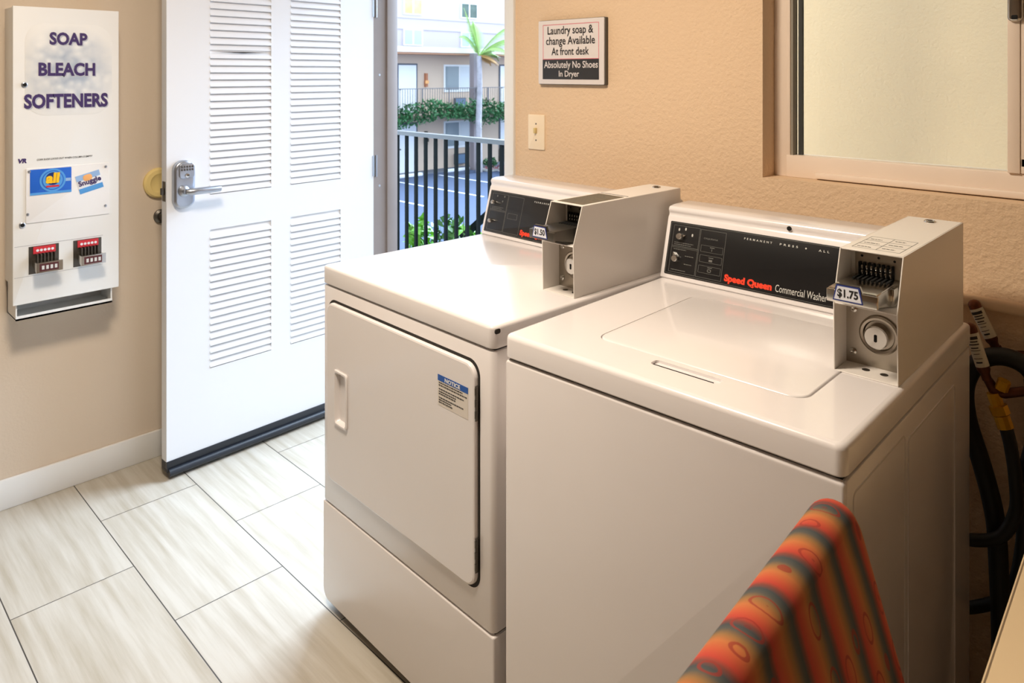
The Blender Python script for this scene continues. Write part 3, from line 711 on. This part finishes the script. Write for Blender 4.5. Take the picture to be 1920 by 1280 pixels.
# door with dark reveal
dr = MB().ring(frF, .0295, .6415, .3565, .833, .033, .010, -.0002, .0004, 8).build('door_reveal', M_gap, dry)
dd = MB(); e0, e1, g0, g1 = .033, .635, .363, .826
# door skin built around the handle pocket
HU0, HU1, HV0, HV1 = .082, .140, .522, .659
def door_skin():
    m = MB(); n = .010
    out = m.outline(e0, e1, g0, g1, .030, 8); inn = m.outline(e0+.005, e1-.005, g0+.005, g1-.005, .026, 8)
    mid = m.outline(e0+.0015, e1-.0015, g0+.0015, g1-.0015, .029, 8)
    k = len(out); V = [frF.p(*q, 0.0) for q in out]+[frF.p(*q, n-.004) for q in out]+[frF.p(*q, n-.0012) for q in mid]+[frF.p(*q, n) for q in inn]
    F_ = []
    for j_ in range(3):
        for i in range(k): F_.append((j_*k+i, j_*k+(i+1) % k, (j_+1)*k+(i+1) % k, (j_+1)*k+i))
    m.add(V, F_)
    bm = bmesh.new()
    a = [bm.verts.new(frF.p(*q, n)) for q in inn]
    h = [bm.verts.new(frF.p(*q, n)) for q in m.outline(HU0, HU1, HV0, HV1, .008, 5)]
    ed = [bm.edges.new((a[i], a[(i+1) % len(a)])) for i in range(len(a))]+[bm.edges.new((h[i], h[(i+1) % len(h)])) for i in range(len(h))]
    bmesh.ops.triangle_fill(bm, edges=ed, use_beauty=True)
    m.bm(bm); return m
dd = door_skin().build('door', M_enamel, dry)
m = MB(); lv = [(-.001, .0095), (-.003, .0125), (-.001, .0150), (.003, .0150), (.0055, .012), (.0075, .0012)]
V = []; k = 0
for ins, n in lv:
    o_ = m.outline(HU0+ins, HU1-ins, HV0+ins, HV1-ins-(.0 if n > 0 else .0), max(.008-ins*.3, .003), 5); k = len(o_)
    for (u, v) in o_: V.append(frF.p(u, v, n if not (n < 0) else n))
F_ = []
for j_ in range(len(lv)-1):
    for i in range(k): F_.append((j_*k+i, j_*k+(i+1) % k, (j_+1)*k+(i+1) % k, (j_+1)*k+i))
F_.append(tuple(range((len(lv)-1)*k, len(lv)*k)))
m.add(V, F_); m.build('handle', M_enamel, dd)
nt_ = MB().fbox(frF, .513, .615, .708, .7735, .010, .0104).build('notice_sticker', M_notice, dd, label='NOTICE sticker')
MB().fbox(frF, .513, .615, .7615, .7745, .0104, .0107).build('notice_header', M_noticeblue, dd)
text(frF, 'NOTICE', .538, .590, .7635, .7725, M_stwhite, dd, .0113, .04)
lines(frF, .517, .611, [(.7565, .85), (.7510, 1.0), (.7430, .9), (.7375, .62), (.7325, .60), (.7245, .88), (.7195, .45), (.7145, .50)], .0022, M_ink, dd, .0109, seed=3)
for z0, z1 in ((.712, .784), (.400, .470)):
    b = MB().box(.6360, .6385, -.0100, -.001, z0, z1, .0005)
    for i in range(3): b.cyl((.6378, -.009, z0+.006+i*(z1-z0)/3), (.6378, -.009, z0+(z1-z0)/3-.004+i*(z1-z0)/3), .0026, None, 10)
    b.build('hinge', M_darksteel, dd)
MB().rslab(Fr((DWD+.001, 0, 0), (0, 1, 0), (0, 0, 1), (1, 0, 0)), .004, .018, .899, .909, .004, -.002, .0007, .0003).build('chipped_paint', M_gap, dry)
console(dry, DWD-.020, False); coin_box(dry, .568, .668, '$1.50', False)

# ---- washer
WW = .651; WDEP = .706
wa = empty('washing_machine', (-1.053, 1.033, 0), math.radians(1.525), label='white top-loading coin washer priced $1.75, in front of the window beside the hoses', cat='washing machine')
b = MB().rslab(frT, 0, WW, .006, WDEP, (.004, .004, .004, .012), .032, .8635, .003, 5, 2, ebot=.003).build('cabinet', M_enamel, wa)
MB().rslab(frF, 0.0005, WW-.0005, .034, .8635, .008, -.006, .0, .005).build('front_panel', M_enamel, wa)
MB().box(.006, WW-.006, .008, WDEP-.01, .04, .90).build('inner_shadow_gap', M_gap, b)
for x, y in ((.05, .05), (WW-.05, .05), (.05, WDEP-.05), (WW-.05, WDEP-.05)):
    MB().cyl((x, y, 0), (x, y, .036), .016, .012, 14).build('foot', M_gap, wa)
# embossed frame on the side panel
fS = Fr((WW, 0, 0), (0, 1, 0), (0, 0, 1), (1, 0, 0))
MB().ring(fS, .284, .586, .10, .826, .012, .004, 0, .0015).build('side_rib', M_enamel, b)
MB().ring(fS, .030, .270, .06, .838, .012, .003, 0, .0008).build('side_rib', M_enamel, b)
# top with the recess for the lid
LU0, LU1, LV0, LV1 = .146, .552, .104, .478
def washer_top():
    m = MB(); fr = frT; u0, u1, v0, v1 = -.001, WW+.001, -.002, WDEP
    R = (.016, .004, .004, .016)
    lv = [(.003, .868), (0, .871)]
    for i in range(5):
        a = PI/2*i/4; lv.append((.010*(1-math.cos(a)), .9145-.010+.010*math.sin(a)))
    k = 0; V = []
    for ins, n in lv:
        o_ = m.outline(u0+ins, u1-ins, v0+ins, v1-ins, tuple(max(r-ins, .003) for r in R), 6); k = len(o_); V += [fr.p(a, b_, n) for a, b_ in o_]
    F_ = [tuple(reversed(range(k)))]
    for j_ in range(len(lv)-1):
        for i in range(k): F_.append((j_*k+i, j_*k+(i+1) % k, (j_+1)*k+(i+1) % k, (j_+1)*k+i))
    m.add(V, F_)
    ins = .010; bm = bmesh.new()
    a = [bm.verts.new(fr.p(*q, .9145)) for q in m.outline(u0+ins, u1-ins, v0+ins, v1-ins, tuple(max(r-ins, .003) for r in R), 6)]
    h = [bm.verts.new(fr.p(*q, .9145)) for q in m.outline(LU0-.002, LU1+.002, LV0-.002, LV1+.002, .030, 8)]
    g = [bm.verts.new(fr.p(*q, .9145)) for q in m.outline(.292, .424, .066, .090, .008, 5)]
    ed = []
    for L_ in (a, h, g): ed += [bm.edges.new((L_[i], L_[(i+1) % len(L_)])) for i in range(len(L_))]
    bmesh.ops.triangle_fill(bm, edges=ed, use_beauty=True); m.bm(bm)
    # walls of the two recesses
    for (q0, q1, q2, q3, R_, sg_, dp, sl) in ((LU0-.002, LU1+.002, LV0-.002, LV1+.002, .030, 8, .010, .0), (.292, .424, .066, .090, .008, 5, .005, .0)):
        o1 = m.outline(q0, q1, q2, q3, R_, sg_); k = len(o1)
        V = [fr.p(a, b_, .9145) for a, b_ in o1]+[fr.p(a, b_, .9145-dp) for a, b_ in o1]
        m.add(V, [(i, (i+1) % k, k+(i+1) % k, k+i) for i in range(k)]+[tuple(range(k, 2*k))])
    return m
tp = washer_top().build('top', M_enamel, wa)
MB().box(.300, .416, .0665, .0685, .9100, .9150).build('finger_slot', M_hole, tp)
MB().rslab(frT, LU0, LU1, LV0, LV1, .028, .906, .9160, .004, 8, 4).build('lid', M_enamel, wa)
console(wa, WW-.014, True); coin_box(wa, .540, .644, '$1.75', True)

# ================================================================== PLUMBING behind the washer
def curve_pts(P, n=8):
    P = [Vector(q) for q in P]; out = []
    for i in range(len(P)-1):
        p0 = P[max(i-1, 0)]; p1 = P[i]; p2 = P[i+1]; p3 = P[min(i+2, len(P)-1)]
        for j_ in range(n):
            t = j_/n; out.append(0.5*((2*p1)+(-p0+p2)*t+(2*p0-5*p1+4*p2-p3)*t*t+(-p0+3*p1-3*p2+p3)*t**3))
    out.append(P[-1]); return out
def arrestor(top, bot, name_label, seed):
    top = Vector(top); bot = Vector(bot); r0 = tuple(bot)
    e = empty('pipe_arrestor', r0, label=name_label, cat='pipe', group=None)
    d_ = (bot-top); L_ = d_.length; d_.normalize(); r = .0125
    MB().tube([top+d_*.0, top+d_*.002, top+d_*.006, top+d_*.012, bot-d_*.02, bot-d_*.012, bot], [.004, .008, .0115, r, r, .009, .009], 18).build('tube_body', M_copper, e, r0)
    lb = MB().tube([top+d_*L_*.17, top+d_*L_*.76], r+.0005, 18, False).build('paper_label', M_hoselab, e, r0)
    # printed bars facing the room
    side = Vector((0, -1, 0)); side = (side-d_*side.dot(d_)).normalized(); rnd = random.Random(seed); m = MB()
    right = d_.cross(side)
    for t, wd, th in ((.22, 1.0, .006), (.30, .8, .0022), (.35, .9, .0022), (.41, .6, .0022), (.46, .8, .0012), (.52, .5, .0012), (.60, .7, .0012), (.66, .5, .0030)):
        c_ = top+d_*L_*t; pts = []
        for s_ in (0, th):
            for a in [wd*(-.9+1.8*i/6) for i in range(7)]:
                pts.append(c_+d_*s_+(side*math.cos(a)+right*math.sin(a))*(r+.0010))
        m.add(pts, [(i, i+1, i+8, i+7) for i in range(6)])
    m.build('label_print', M_ink, lb, r0)
    return e
arrestor((-.442, 1.860, .934), (-.3965, 1.862, .838), 'brown capped pipe with a white label, the upper one against the wall ledge', 1)
arrestor((-.431, 1.785, .904), (-.397, 1.787, .794), 'brown capped pipe with a white label, the lower one beside the washer corner', 2)
# copper valve line and brass valve
r0 = (-.385, 1.80, .775)
vv = empty('water_valve', r0, label='copper pipe with a yellow brass hose coupling behind the washer', cat='water valve')
b = MB().tube([(-.398, 1.788, .797), (-.385, 1.798, .770), (-.37, 1.80, .770), (-.30, 1.80, .800), (-.24, 1.80, .815), (-.24, 1.90, .815)], [.0085, .012, .010, .009, .009, .009], 14)
b.build('copper_pipe', M_copper, vv, r0)
b = MB().tube([(-.388, 1.795, .768), (-.380, 1.795, .742)], .013, 10).tube([(-.380, 1.795, .744), (-.374, 1.795, .728)], .018, 8).tube([(-.374, 1.795, .726), (-.366, 1.795, .702)], .0155, 10)
b.tube([(-.372, 1.785, .782), (-.366, 1.785, .802)], .012, 8)
b.build('brass_coupling', M_brass, vv, r0)
r0 = (-.35, 1.83, .858)
v2 = empty('water_valve', r0, label='dark copper pipe running right from the upper capped pipe to the wall', cat='water valve')
MB().tube([(-.3965, 1.862, .842), (-.384, 1.862, .828), (-.34, 1.862, .840), (-.26, 1.862, .858), (-.25, 1.90, .860)], [.010, .011, .009, .009, .009], 12).build('copper_pipe', M_copper, v2, r0)
def hose(P, r, label, yd=None):
    if yd:
        P = [tuple(Vector((0, 0, 1.428))+(Vector(q)-Vector((0, 0, 1.428)))*(yd/q[1])) for q in P]
    o = MB().tube(curve_pts(P), r, 16).build('water_hose', M_hose); tag(o, label, 'hose', 'black hoses behind the washer'); return o
hose([(-.300, 1.78, .800), (-.325, 1.77, .845), (-.365, 1.76, .858), (-.405, 1.755, .838), (-.428, 1.752, .785), (-.425, 1.755, .715), (-.402, 1.77, .620), (-.385, 1.79, .52), (-.380, 1.80, .42), (-.375, 1.80, .20), (-.39, 1.79, .02)], .0185, 'thick black drain hose arching over and down beside the washer back corner', 1.832)
hose([(-.366, 1.795, .704), (-.357, 1.795, .665), (-.350, 1.80, .60), (-.352, 1.81, .53), (-.375, 1.80, .475), (-.415, 1.785, .455), (-.46, 1.77, .45)], .0125, 'black rubber water hose hanging from the brass coupling', 1.795)
hose([(-.330, 1.83, .80), (-.325, 1.84, .70), (-.34, 1.83, .60), (-.345, 1.83, .45), (-.37, 1.84, .34), (-.43, 1.80, .30), (-.48, 1.77, .30)], .0125, 'black rubber hose hanging in the corner nearest the table', 1.864)

# ================================================================== FOLDING TABLE (bottom right corner)
TA = math.radians(3.0)
tb = empty('laundry_table', (-.196, 0.52, 0), TA, label='tan laminate table whose edge shows in the bottom right corner beside the chair', cat='table')
fT = Fr((0, 0, .72), (1, 0, 0), (0, 1, 0), (0, 0, 1))
b = MB().rslab(fT, 0, .85, -.80, 1.25, .012, 0, .030, .002).build('tabletop', M_table, tb)
MB().ring(fT, .0022, .848, -.798, 1.248, .011, .0018, .0300, .0303).build('edge_line', M_tedge, b)
for x, y in ((.06, -.74), (.79, -.74), (.06, 1.19), (.79, 1.19)): MB().cyl((x, y, 0), (x, y, .72), .016, None, 14).build('leg', M_tleg, tb)
MB().box(.05, .80, -.75, -.72, .67, .72).box(.05, .80, 1.18, 1.21, .67, .72).build('apron', M_tleg, tb)

# ================================================================== CHAIR
ch = empty('upholstered_chair', (-.228, .692, 0), math.radians(5), label='chair upholstered in red, orange and grey striped fabric in front of the washer', cat='chair')
LEAN = math.radians(18)
def chair_back():
    m = MB(); fr = Fr((0, 0, 0), (0, 1, 0), (0, 0, 1), (1, 0, 0))
    T_ = .026; lv = []
    for i in range(13):
        a = -PI/2+PI*i/12; lv.append((T_*.9*(1-math.cos(a)), T_*math.sin(a)))
    V = []
    W_, H_ = .235, .455
    for ins, n in lv:
        o_ = m.outline(-W_+ins, W_-ins, ins, H_-ins, (max(.03-ins, .004), max(.05-ins, .012), max(.05-ins, .012), max(.03-ins, .004)), 8); k = len(o_)
        for u, v in o_: V.append(fr.p(u*(0.88+.12*v/H_), v, n+.014*(1-(u/W_)**2)))
    F_ = []
    for j_ in range(len(lv)-1):
        for i in range(k): F_.append((j_*k+i, j_*k+(i+1) % k, (j_+1)*k+(i+1) % k, (j_+1)*k+i))
    F_ += [tuple(reversed(range(k))), tuple(range((len(lv)-1)*k, len(lv)*k))]
    return m.add(V, F_)
bk = chair_back().build('backrest', M_fabric, ch, ang=60)
bk.location = (.022, 0, .497); bk.rotation_euler = (0, -LEAN, 0)
m = MB().rslab(Fr((0, 0, .40), (1, 0, 0), (0, 1, 0), (0, 0, 1)), .03, .47, -.235, .235, .05, 0, .07, .025, 8, 5, ebot=.015)
m.build('seat', M_fabric, ch, ang=60)
MB().box(.06, .44, -.20, .20, .385, .402, .004).build('seat_frame', M_plast, ch)
for x, y in ((.06, -.2), (.06, .2), (.44, -.2), (.44, .2)):
    MB().tube([(x, y, .39), (x+(-.03 if x < .2 else .02), y*1.08, 0)], [.013, .011], 14).build('leg', M_plast, ch)
for y in (-.16, .16):
    MB().tube([(.08, y, .40), (.03, y, .42), (.035, y, .50), (-.01, y, .62)], .010, 12).build('back_support', M_plast, ch)

# ================================================================== CEILING LIGHT
cl = empty('ceiling_light', (-1.25, .45, CEIL), label='round flush ceiling light with a frosted diffuser above the washers', cat='ceiling light')
ft = Fr((0, 0, 0), (1, 0, 0), (0, 1, 0), (0, 0, -1))
MB().lathe(ft, 0, 0, [(.20, 0), (.20, .02), (.185, .03), (.001, .03)], 40).build('base_ring', M_white, cl)
MB().lathe(ft, 0, 0, [(.18, .03), (.17, .05), (.12, .068), (.06, .076), (.001, .078)], 40).build('diffuser', mat('frosted_diffuser', (255, 236, 205), .5, emit=((255, 220, 170), 1.5)), cl)

# ================================================================== OUTSIDE
GZ = -2.72
S('walkway', MB().box(-9, -1.5, WB+TH+.02, 2.84, -.12, -.005), M_walk)
S('parking_lot', MB().box(-70, 12, 2.5, 80, GZ-.1, GZ), M_asph)
# wall seen through the window
S('wall_outside', MB().box(-1.45, 1.6, 2.62, 2.72, -.1, 3.6), mat('outside_stucco', (232, 216, 188), 0.9, bump=(95, .5, .006), var=(2.2, .04)))
# near railing
RY = 2.74
r0 = (-2.9, RY, 0)
rl = empty('metal_railing', r0, label='dark green iron balcony railing just outside the doorway', cat='railing')
MB().box(-5.0, -1.7, RY-.022, RY+.022, 1.052, 1.078, .004).build('top_rail', mat('rail_cap_gloss', (30, 38, 40), 0.3, coat=0.8, spec=0.9), rl, r0)
MB().box(-5.0, -1.7, RY-.012, RY+.012, .08, .105).build('bottom_rail', M_rail, rl, r0)
for i in range(36):
    x = -4.92+i*.0915
    if x > -1.72: break
    MB().box(x-.0085, x+.0085, RY-.0085, RY+.0085, .10, 1.055).build('baluster', M_rail, rl, r0)
for x in (-4.99, -1.72): MB().box(x-.02, x+.02, RY-.02, RY+.02, -.005, 1.052).build('post', M_rail, rl, r0)
# stair railing descending
r0 = (-3.3, 3.02, 0)
sr = empty('stair_railing', r0, label='dark sloping stair handrail behind the balcony railing, at the dryer console', cat='railing')
def hz(x): return .608+.76*(x+3.218)
m = MB(); m.prism([(-5.6, hz(-5.6)-.03), (-5.6, hz(-5.6)+.01), (-2.62, hz(-2.62)+.01), (-2.62, hz(-2.62)-.03)], 'y', 3.0, 3.04); m.build('handrail', M_rail, sr, r0)
m = MB(); m.prism([(-5.6, hz(-5.6)-.85), (-5.6, hz(-5.6)-.82), (-2.62, hz(-2.62)-.82), (-2.62, hz(-2.62)-.85)], 'y', 3.01, 3.03); m.build('lower_rail', M_rail, sr, r0)
x = -5.5
while x < -2.64:
    MB().box(x-.008, x+.008, 3.012, 3.028, hz(x)-.83, hz(x)-.02).build('baluster', M_rail, sr, r0); x += .104
MB().box(-2.66, -2.62, 3.0, 3.04, -.9, hz(-2.62)).build('post', M_rail, sr, r0); MB().box(-5.62, -5.58, 3.0, 3.04, GZ, hz(-5.6)).build('post', M_rail, sr, r0)

def leaves(m, c, rad, n, size, rnd, squash=(1, 1, 1)):
    for _ in range(n):
        while True:
            q = Vector([rnd.uniform(-1, 1) for _ in range(3)])
            if q.length < 1: break
        q = Vector((q.x*rad*squash[0], q.y*rad*squash[1], q.z*rad*squash[2]))+Vector(c)
        s_ = size*rnd.uniform(.6, 1.3); a = Vector([rnd.gauss(0, 1) for _ in range(3)]).normalized(); b_ = a.cross(Vector([rnd.gauss(0, 1) for _ in range(3)])).normalized(); nn = a.cross(b_)
        m.add([q-a*s_, q-a*s_*.2+b_*s_*.42+nn*s_*.1, q+a*s_*.5+b_*s_*.3, q+a*s_, q+a*s_*.5-b_*s_*.3, q-a*s_*.2-b_*s_*.42+nn*s_*.1], [(0, 1, 2, 3), (0, 3, 4, 5)])
rnd = random.Random(11)
for (x, y, zt, n, sz, rad, lab, mt) in ((-4.10, 3.20, .40, 150, .040, .15, 'bright green shrub below the railing, next to the brown door jamb', M_leaf),
                                    (-3.70, 3.26, .36, 80, .060, .17, 'broad-leaved bright shrub below the middle of the railing', M_leaf),
                                    (-3.36, 2.87, .56, 150, .030, .15, 'twiggy green shrub rising at the sloping stair handrail', M_leaf2)):
    r0 = (x, y, GZ); e = empty('shrub', r0, label=lab, cat='shrub', group='shrubs below the walkway railing')
    m = MB(); leaves(m, (x, y, zt-.10), rad, n, sz, rnd, (1, .6, .9)); leaves(m, (x+.1, y, zt-.32), rad*1.2, n, sz*1.1, rnd, (1.2, .7, 1)); m.build('foliage', mt, e, r0)
    m = MB()
    for _ in range(7):
        dx, dy = rnd.uniform(-.1, .14), rnd.uniform(-.05, .05)
        m.tube([(x, y, GZ), (x+dx*.3, y+dy, -1.0), (x+dx, y+dy, zt-rnd.uniform(0, .2))], [.012, .008, .002], 6)
    m.build('stems', M_stem, e, r0)

# courtyard wing (faces +x at x = -25)
BX = -25.0
r0 = (BX, 21, GZ)
bd = empty('motel_wing', r0, label='two-storey beige motel wing with white doors across the parking lot', cat='building')
MB().box(BX-6, BX, 10, 40, GZ, 2.36).build('wall', M_bwall, bd, r0)
rf = MB().box(BX-6.3, BX+.95, 9.5, 40.5, 2.28, 2.50).build('roof', M_bfascia, bd, r0)
MB().box(BX, BX+.93, 9.6, 40.4, 2.20, 2.275).build('soffit', M_beave, rf, r0)
MB().box(BX, BX+1.35, 10, 40, -.42, -.26).build('balcony_deck', mat('deck_edge', (176, 158, 140), .9), bd, r0)
br = MB().box(BX+1.30, BX+1.34, 10, 40, .79, .82).box(BX+1.30, BX+1.34, 10, 40, -.18, -.16).build('balcony_railing', mat('far_rail_grey', (120, 116, 118), .7), bd, r0)
m = MB(); y = 15.0
while y < 27.5: m.box(BX+1.312, BX+1.328, y-.008, y+.008, -.17, .80); y += .125
for y in (17.0, 18.6, 20.0, 22.2, 24.4): m.box(BX+1.30, BX+1.34, y-.02, y+.02, -.26, .80)
m.build('balcony_bars', mat('far_rail_grey', (120, 116, 118), .7), br, r0)
fB = Fr((BX, 0, 0), (0, 1, 0), (0, 0, 1), (1, 0, 0))
def unit(dz, y0):
    f = MB().fbox(fB, y0-.08, y0+.98, -.26+dz, 1.83+dz, 0, .03).build('door', M_bframe, bd, r0)
    MB().fbox(fB, y0, y0+.90, -.24+dz, 1.76+dz, .03, .05).build('door_leaf', M_bdoor, f, r0)
    MB().lathe(fB, y0+.06, .75+dz, [(.03, .05), (.03, .09), (.001, .1)], 10).build('door_knob', M_darksteel, f, r0)
    f = MB().fbox(fB, y0+2.42, y0+4.10, .60+dz, 1.80+dz, 0, .04).build('window', M_bwin, bd, r0)
    MB().fbox(fB, y0+2.50, y0+3.26, .70+dz, 1.72+dz, .04, .05).build('pane', M_bglass, f, r0)
    MB().fbox(fB, y0+3.34, y0+4.02, .70+dz, 1.72+dz, .04, .05).build('pane', M_bcurt, f, r0)
    a_ = MB().fbox(fB, y0+3.0, y0+3.62, -.12+dz, .34+dz, 0, .12).build('air_conditioner', M_bframe, bd, r0)
    MB().fbox(fB, y0+3.04, y0+3.58, -.08+dz, .30+dz, .12, .13).build('grille', M_ac, a_, r0)
    l_ = MB().fbox(fB, y0+1.36, y0+1.48, .85+dz, 1.42+dz, 0, .10).build('wall_lamp', mat('lamp_copper', (176, 110, 74), .5) if dz == 0 else M_gap, bd, r0)
    MB().fbox(fB, y0+1.33, y0+1.51, .98+dz, 1.12+dz, .10, .13).build('lamp_shade', M_orange if dz == 0 else M_gap, l_, r0)
for y0 in (12.55, 18.38, 24.20): unit(0, y0); unit(-2.46, y0)
S('sidewalk', MB().box(BX, BX+.90, 10, 40, GZ, GZ+.03), mat('far_sidewalk', (104, 110, 122), 0.9))
# wheel stops and bay lines on the lot
for i, y in enumerate((17.55, 20.1)):
    o = MB().box(-24.05, -23.88, y-.0, y+1.25, GZ, GZ+.13, .03).build('wheel_stop', M_paint)
    tag(o, ('white concrete wheel stop in the left visible parking bay', 'white concrete wheel stop in the middle parking bay left of the palm')[i], 'wheel stop', 'wheel stops in the parking bays')
for y in (14.55, 17.05, 19.41, 22.0, 24.5):
    m = MB().box(-23.6, -18.4, y-.05, y+.05, GZ, GZ+.004)
    m.build('parking_line', M_paint, None, kind='structure')
# vines over the deck edge
rnd = random.Random(3); m = MB()
y = 16.2
while y < 26.5:
    if not (20.98 < y < 21.1):
        top = .18+.10*math.sin(y*2.1)+rnd.uniform(-.05, .05); bot = -.52+.16*math.sin(y*1.3+1)
        for _ in range(12):
            leaves(m, (BX+1.42+rnd.uniform(-.05, .14), y, rnd.uniform(bot, top)), .17, 3, .085, rnd)
    y += .1
o = m.build('climbing_vine', M_vine); tag(o, 'dense green vine hanging along the balcony edge of the motel wing', 'vine')
# post with ivy, a part of the wing
r0 = (BX, 21, GZ)
po = MB().box(BX+1.0, BX+1.28, 21.42, 21.76, GZ, 2.28).build('balcony_post', M_col, bd, r0)
m = MB()
for k in range(26): leaves(m, (BX+1.36, 21.68+rnd.uniform(-.1, .1), -.2+k*.045), .10*(1.2-k/34), 6, .06, rnd)
for k in range(12): leaves(m, (BX+1.36, 21.66, -1.1+k*.08), .14, 5, .07, rnd)
m.build('ivy', M_vine, po, r0)
# palm
PX, PY = -23.1, 21.15; r0 = (PX, PY, GZ)
pm = empty('palm_tree', r0, label='slender grey-trunked palm tree in front of the motel wing', cat='palm tree')
m = MB(); pts = [(PX+.02*math.sin(z), PY+.015*math.sin(z*2), z) for z in [GZ+i*(2.15-GZ)/30 for i in range(31)]]
m.tube(pts, [(.15-.05*i/30)*(1+.05*(i % 2)) for i in range(31)], 12).build('trunk', M_trunk, pm, r0)
def frond(az, L_, up, droop, m, wid=.42):
    d_ = Vector((math.cos(az), math.sin(az), 0)); P = []
    for i in range(15):
        t = i/14; P.append(Vector((PX, PY, 2.15))+d_*(L_*t*(1-.12*t))+Vector((0, 0, up*t-droop*t*t)))
    m.tube(P, [.022*(1-.8*i/14) for i in range(15)], 5)
    side = Vector((-d_.y, d_.x, 0))
    for i in range(3, 46):
        t = i/46; k = t*14; a = int(k); q = P[a].lerp(P[min(a+1, 14)], k-a); tg = (P[min(a+1, 14)]-P[a]).normalized()
        ll = wid*math.sin(PI*min(t*1.05+.08, 1))*1.2+.06
        for s_ in (-1, 1):
            tip = q+side*s_*ll*.75+tg*ll*.5-Vector((0, 0, ll*.45))
            m.add([q-tg*.026, q+tg*.026, tip], [(0, 1, 2)])
vr = math.radians
for az, L_, up, dr_ in ((vr(-120), .75, 2.9, .9), (vr(-150), 1.0, 2.2, 1.4), (vr(70), 2.1, 2.9, 1.6), (vr(50), 2.1, 2.0, 1.4), (vr(85), 2.0, 1.5, .9), (vr(20), 1.9, 1.6, 1.9), (vr(100), 1.6, 1.0, 1.2), (vr(160), .8, 2.4, .9)):
    m = MB(); frond(az, L_, up, dr_, m); m.build('frond', M_frond, pm, r0)
for az in (vr(75), vr(40), vr(100)):
    m = MB(); frond(az, .95, .15, .55, m, .22); m.build('frond', M_frondd, pm, r0, label='dry brown frond')
# small planted bed at its foot
r0 = (-22.9, 21.9, GZ)
bu = empty('small_bush', r0, label='low dark bush with reddish leaves at the foot of the palm', cat='bush')
m = MB(); leaves(m, (-23.45, 22.1, GZ+.28), .30, 240, .07, rnd, (1, 1.0, .8)); m.build('foliage', M_vine, bu, r0)
m = MB(); leaves(m, (-23.0, 22.1, GZ+.12), .45, 120, .06, rnd, (1, 1.4, .22)); m.build('red_leaves', mat('red_leaf', (150, 84, 92), .7), bu, r0)
MB().box(-23.6, -22.8, 21.45, 22.5, GZ, GZ+.09, .02).build('bed_edge', M_walk, bu, r0)
# parked car
r0 = (-21.0, 23.5, GZ)
ca = empty('parked_car', r0, label='black car parked at the right edge of the doorway view', cat='car')
cx0, cy0, cy1 = -23.0, 22.12, 23.95
prof = [(cx0, GZ+.35), (cx0-.0, GZ+.90), (cx0+.10, GZ+1.06), (cx0+1.15, GZ+1.14), (cx0+1.75, GZ+1.58), (cx0+3.6, GZ+1.62), (cx0+4.3, GZ+1.15), (cx0+4.5, GZ+.95), (cx0+4.5, GZ+.35)]
cb = MB().prism(prof, 'y', cy0, cy1).build('body', M_car, ca, r0)
bv = cb.modifiers.new('soft', 'BEVEL'); bv.width = .09; bv.segments = 4; bv.limit_method = 'ANGLE'; bv.angle_limit = vr(25)
MB().prism([(cx0+1.45, GZ+1.14), (cx0+1.85, GZ+1.50), (cx0+3.5, GZ+1.52), (cx0+4.0, GZ+1.16)], 'y', cy0-.012, cy1+.012).build('side_windows', M_carglass, cb, r0)
for wx in (cx0+.85, cx0+3.6):
    for wy in (cy0+.10, cy1-.10):
        wl = MB().cyl((wx, wy-.11, GZ+.34), (wx, wy+.11, GZ+.34), .34, None, 28).build('wheel', M_tire, ca, r0)
        MB().cyl((wx, wy-.125, GZ+.34), (wx, wy+.125, GZ+.34), .19, None, 20).build('hubcap', M_satin, wl, r0)
MB().box(cx0-.02, cx0+.02, cy0+.15, cy0+.45, GZ+.66, GZ+.80, .01).box(cx0-.02, cx0+.02, cy1-.45, cy1-.15, GZ+.66, GZ+.80, .01).build('headlights', M_bwin, ca, r0)

# taller building behind
TX = -36.0; r0 = (TX, 30, GZ)
tl = empty('tall_building', r0, label='pale lavender-white taller building rising behind the motel wing roof', cat='building')
MB().box(TX-8, TX, 12, 60, GZ, 10).build('wall', M_tall, tl, r0)
fB2 = Fr((TX, 0, 0), (0, 1, 0), (0, 0, 1), (1, 0, 0))
MB().fbox(fB2, 12, 60, 4.72, 4.80, 0, .04).fbox(fB2, 12, 60, 4.05, 4.12, 0, .04).build('band', M_groove, tl, r0)
for y in (22.4, 26.92, 31.44, 35.9):
    for z, mm in ((3.15, M_teal), (5.0, M_amber if y < 30 else M_dkwin)):
        f = MB().fbox(fB2, y-.08, y+1.36, z-.07, z+.93, 0, .05).build('window', M_bwin, tl, r0)
        MB().fbox(fB2, y, y+.58, z, z+.86, .05, .06).fbox(fB2, y+.70, y+1.28, z, z+.86, .05, .06).build('pane', mm, f, r0)
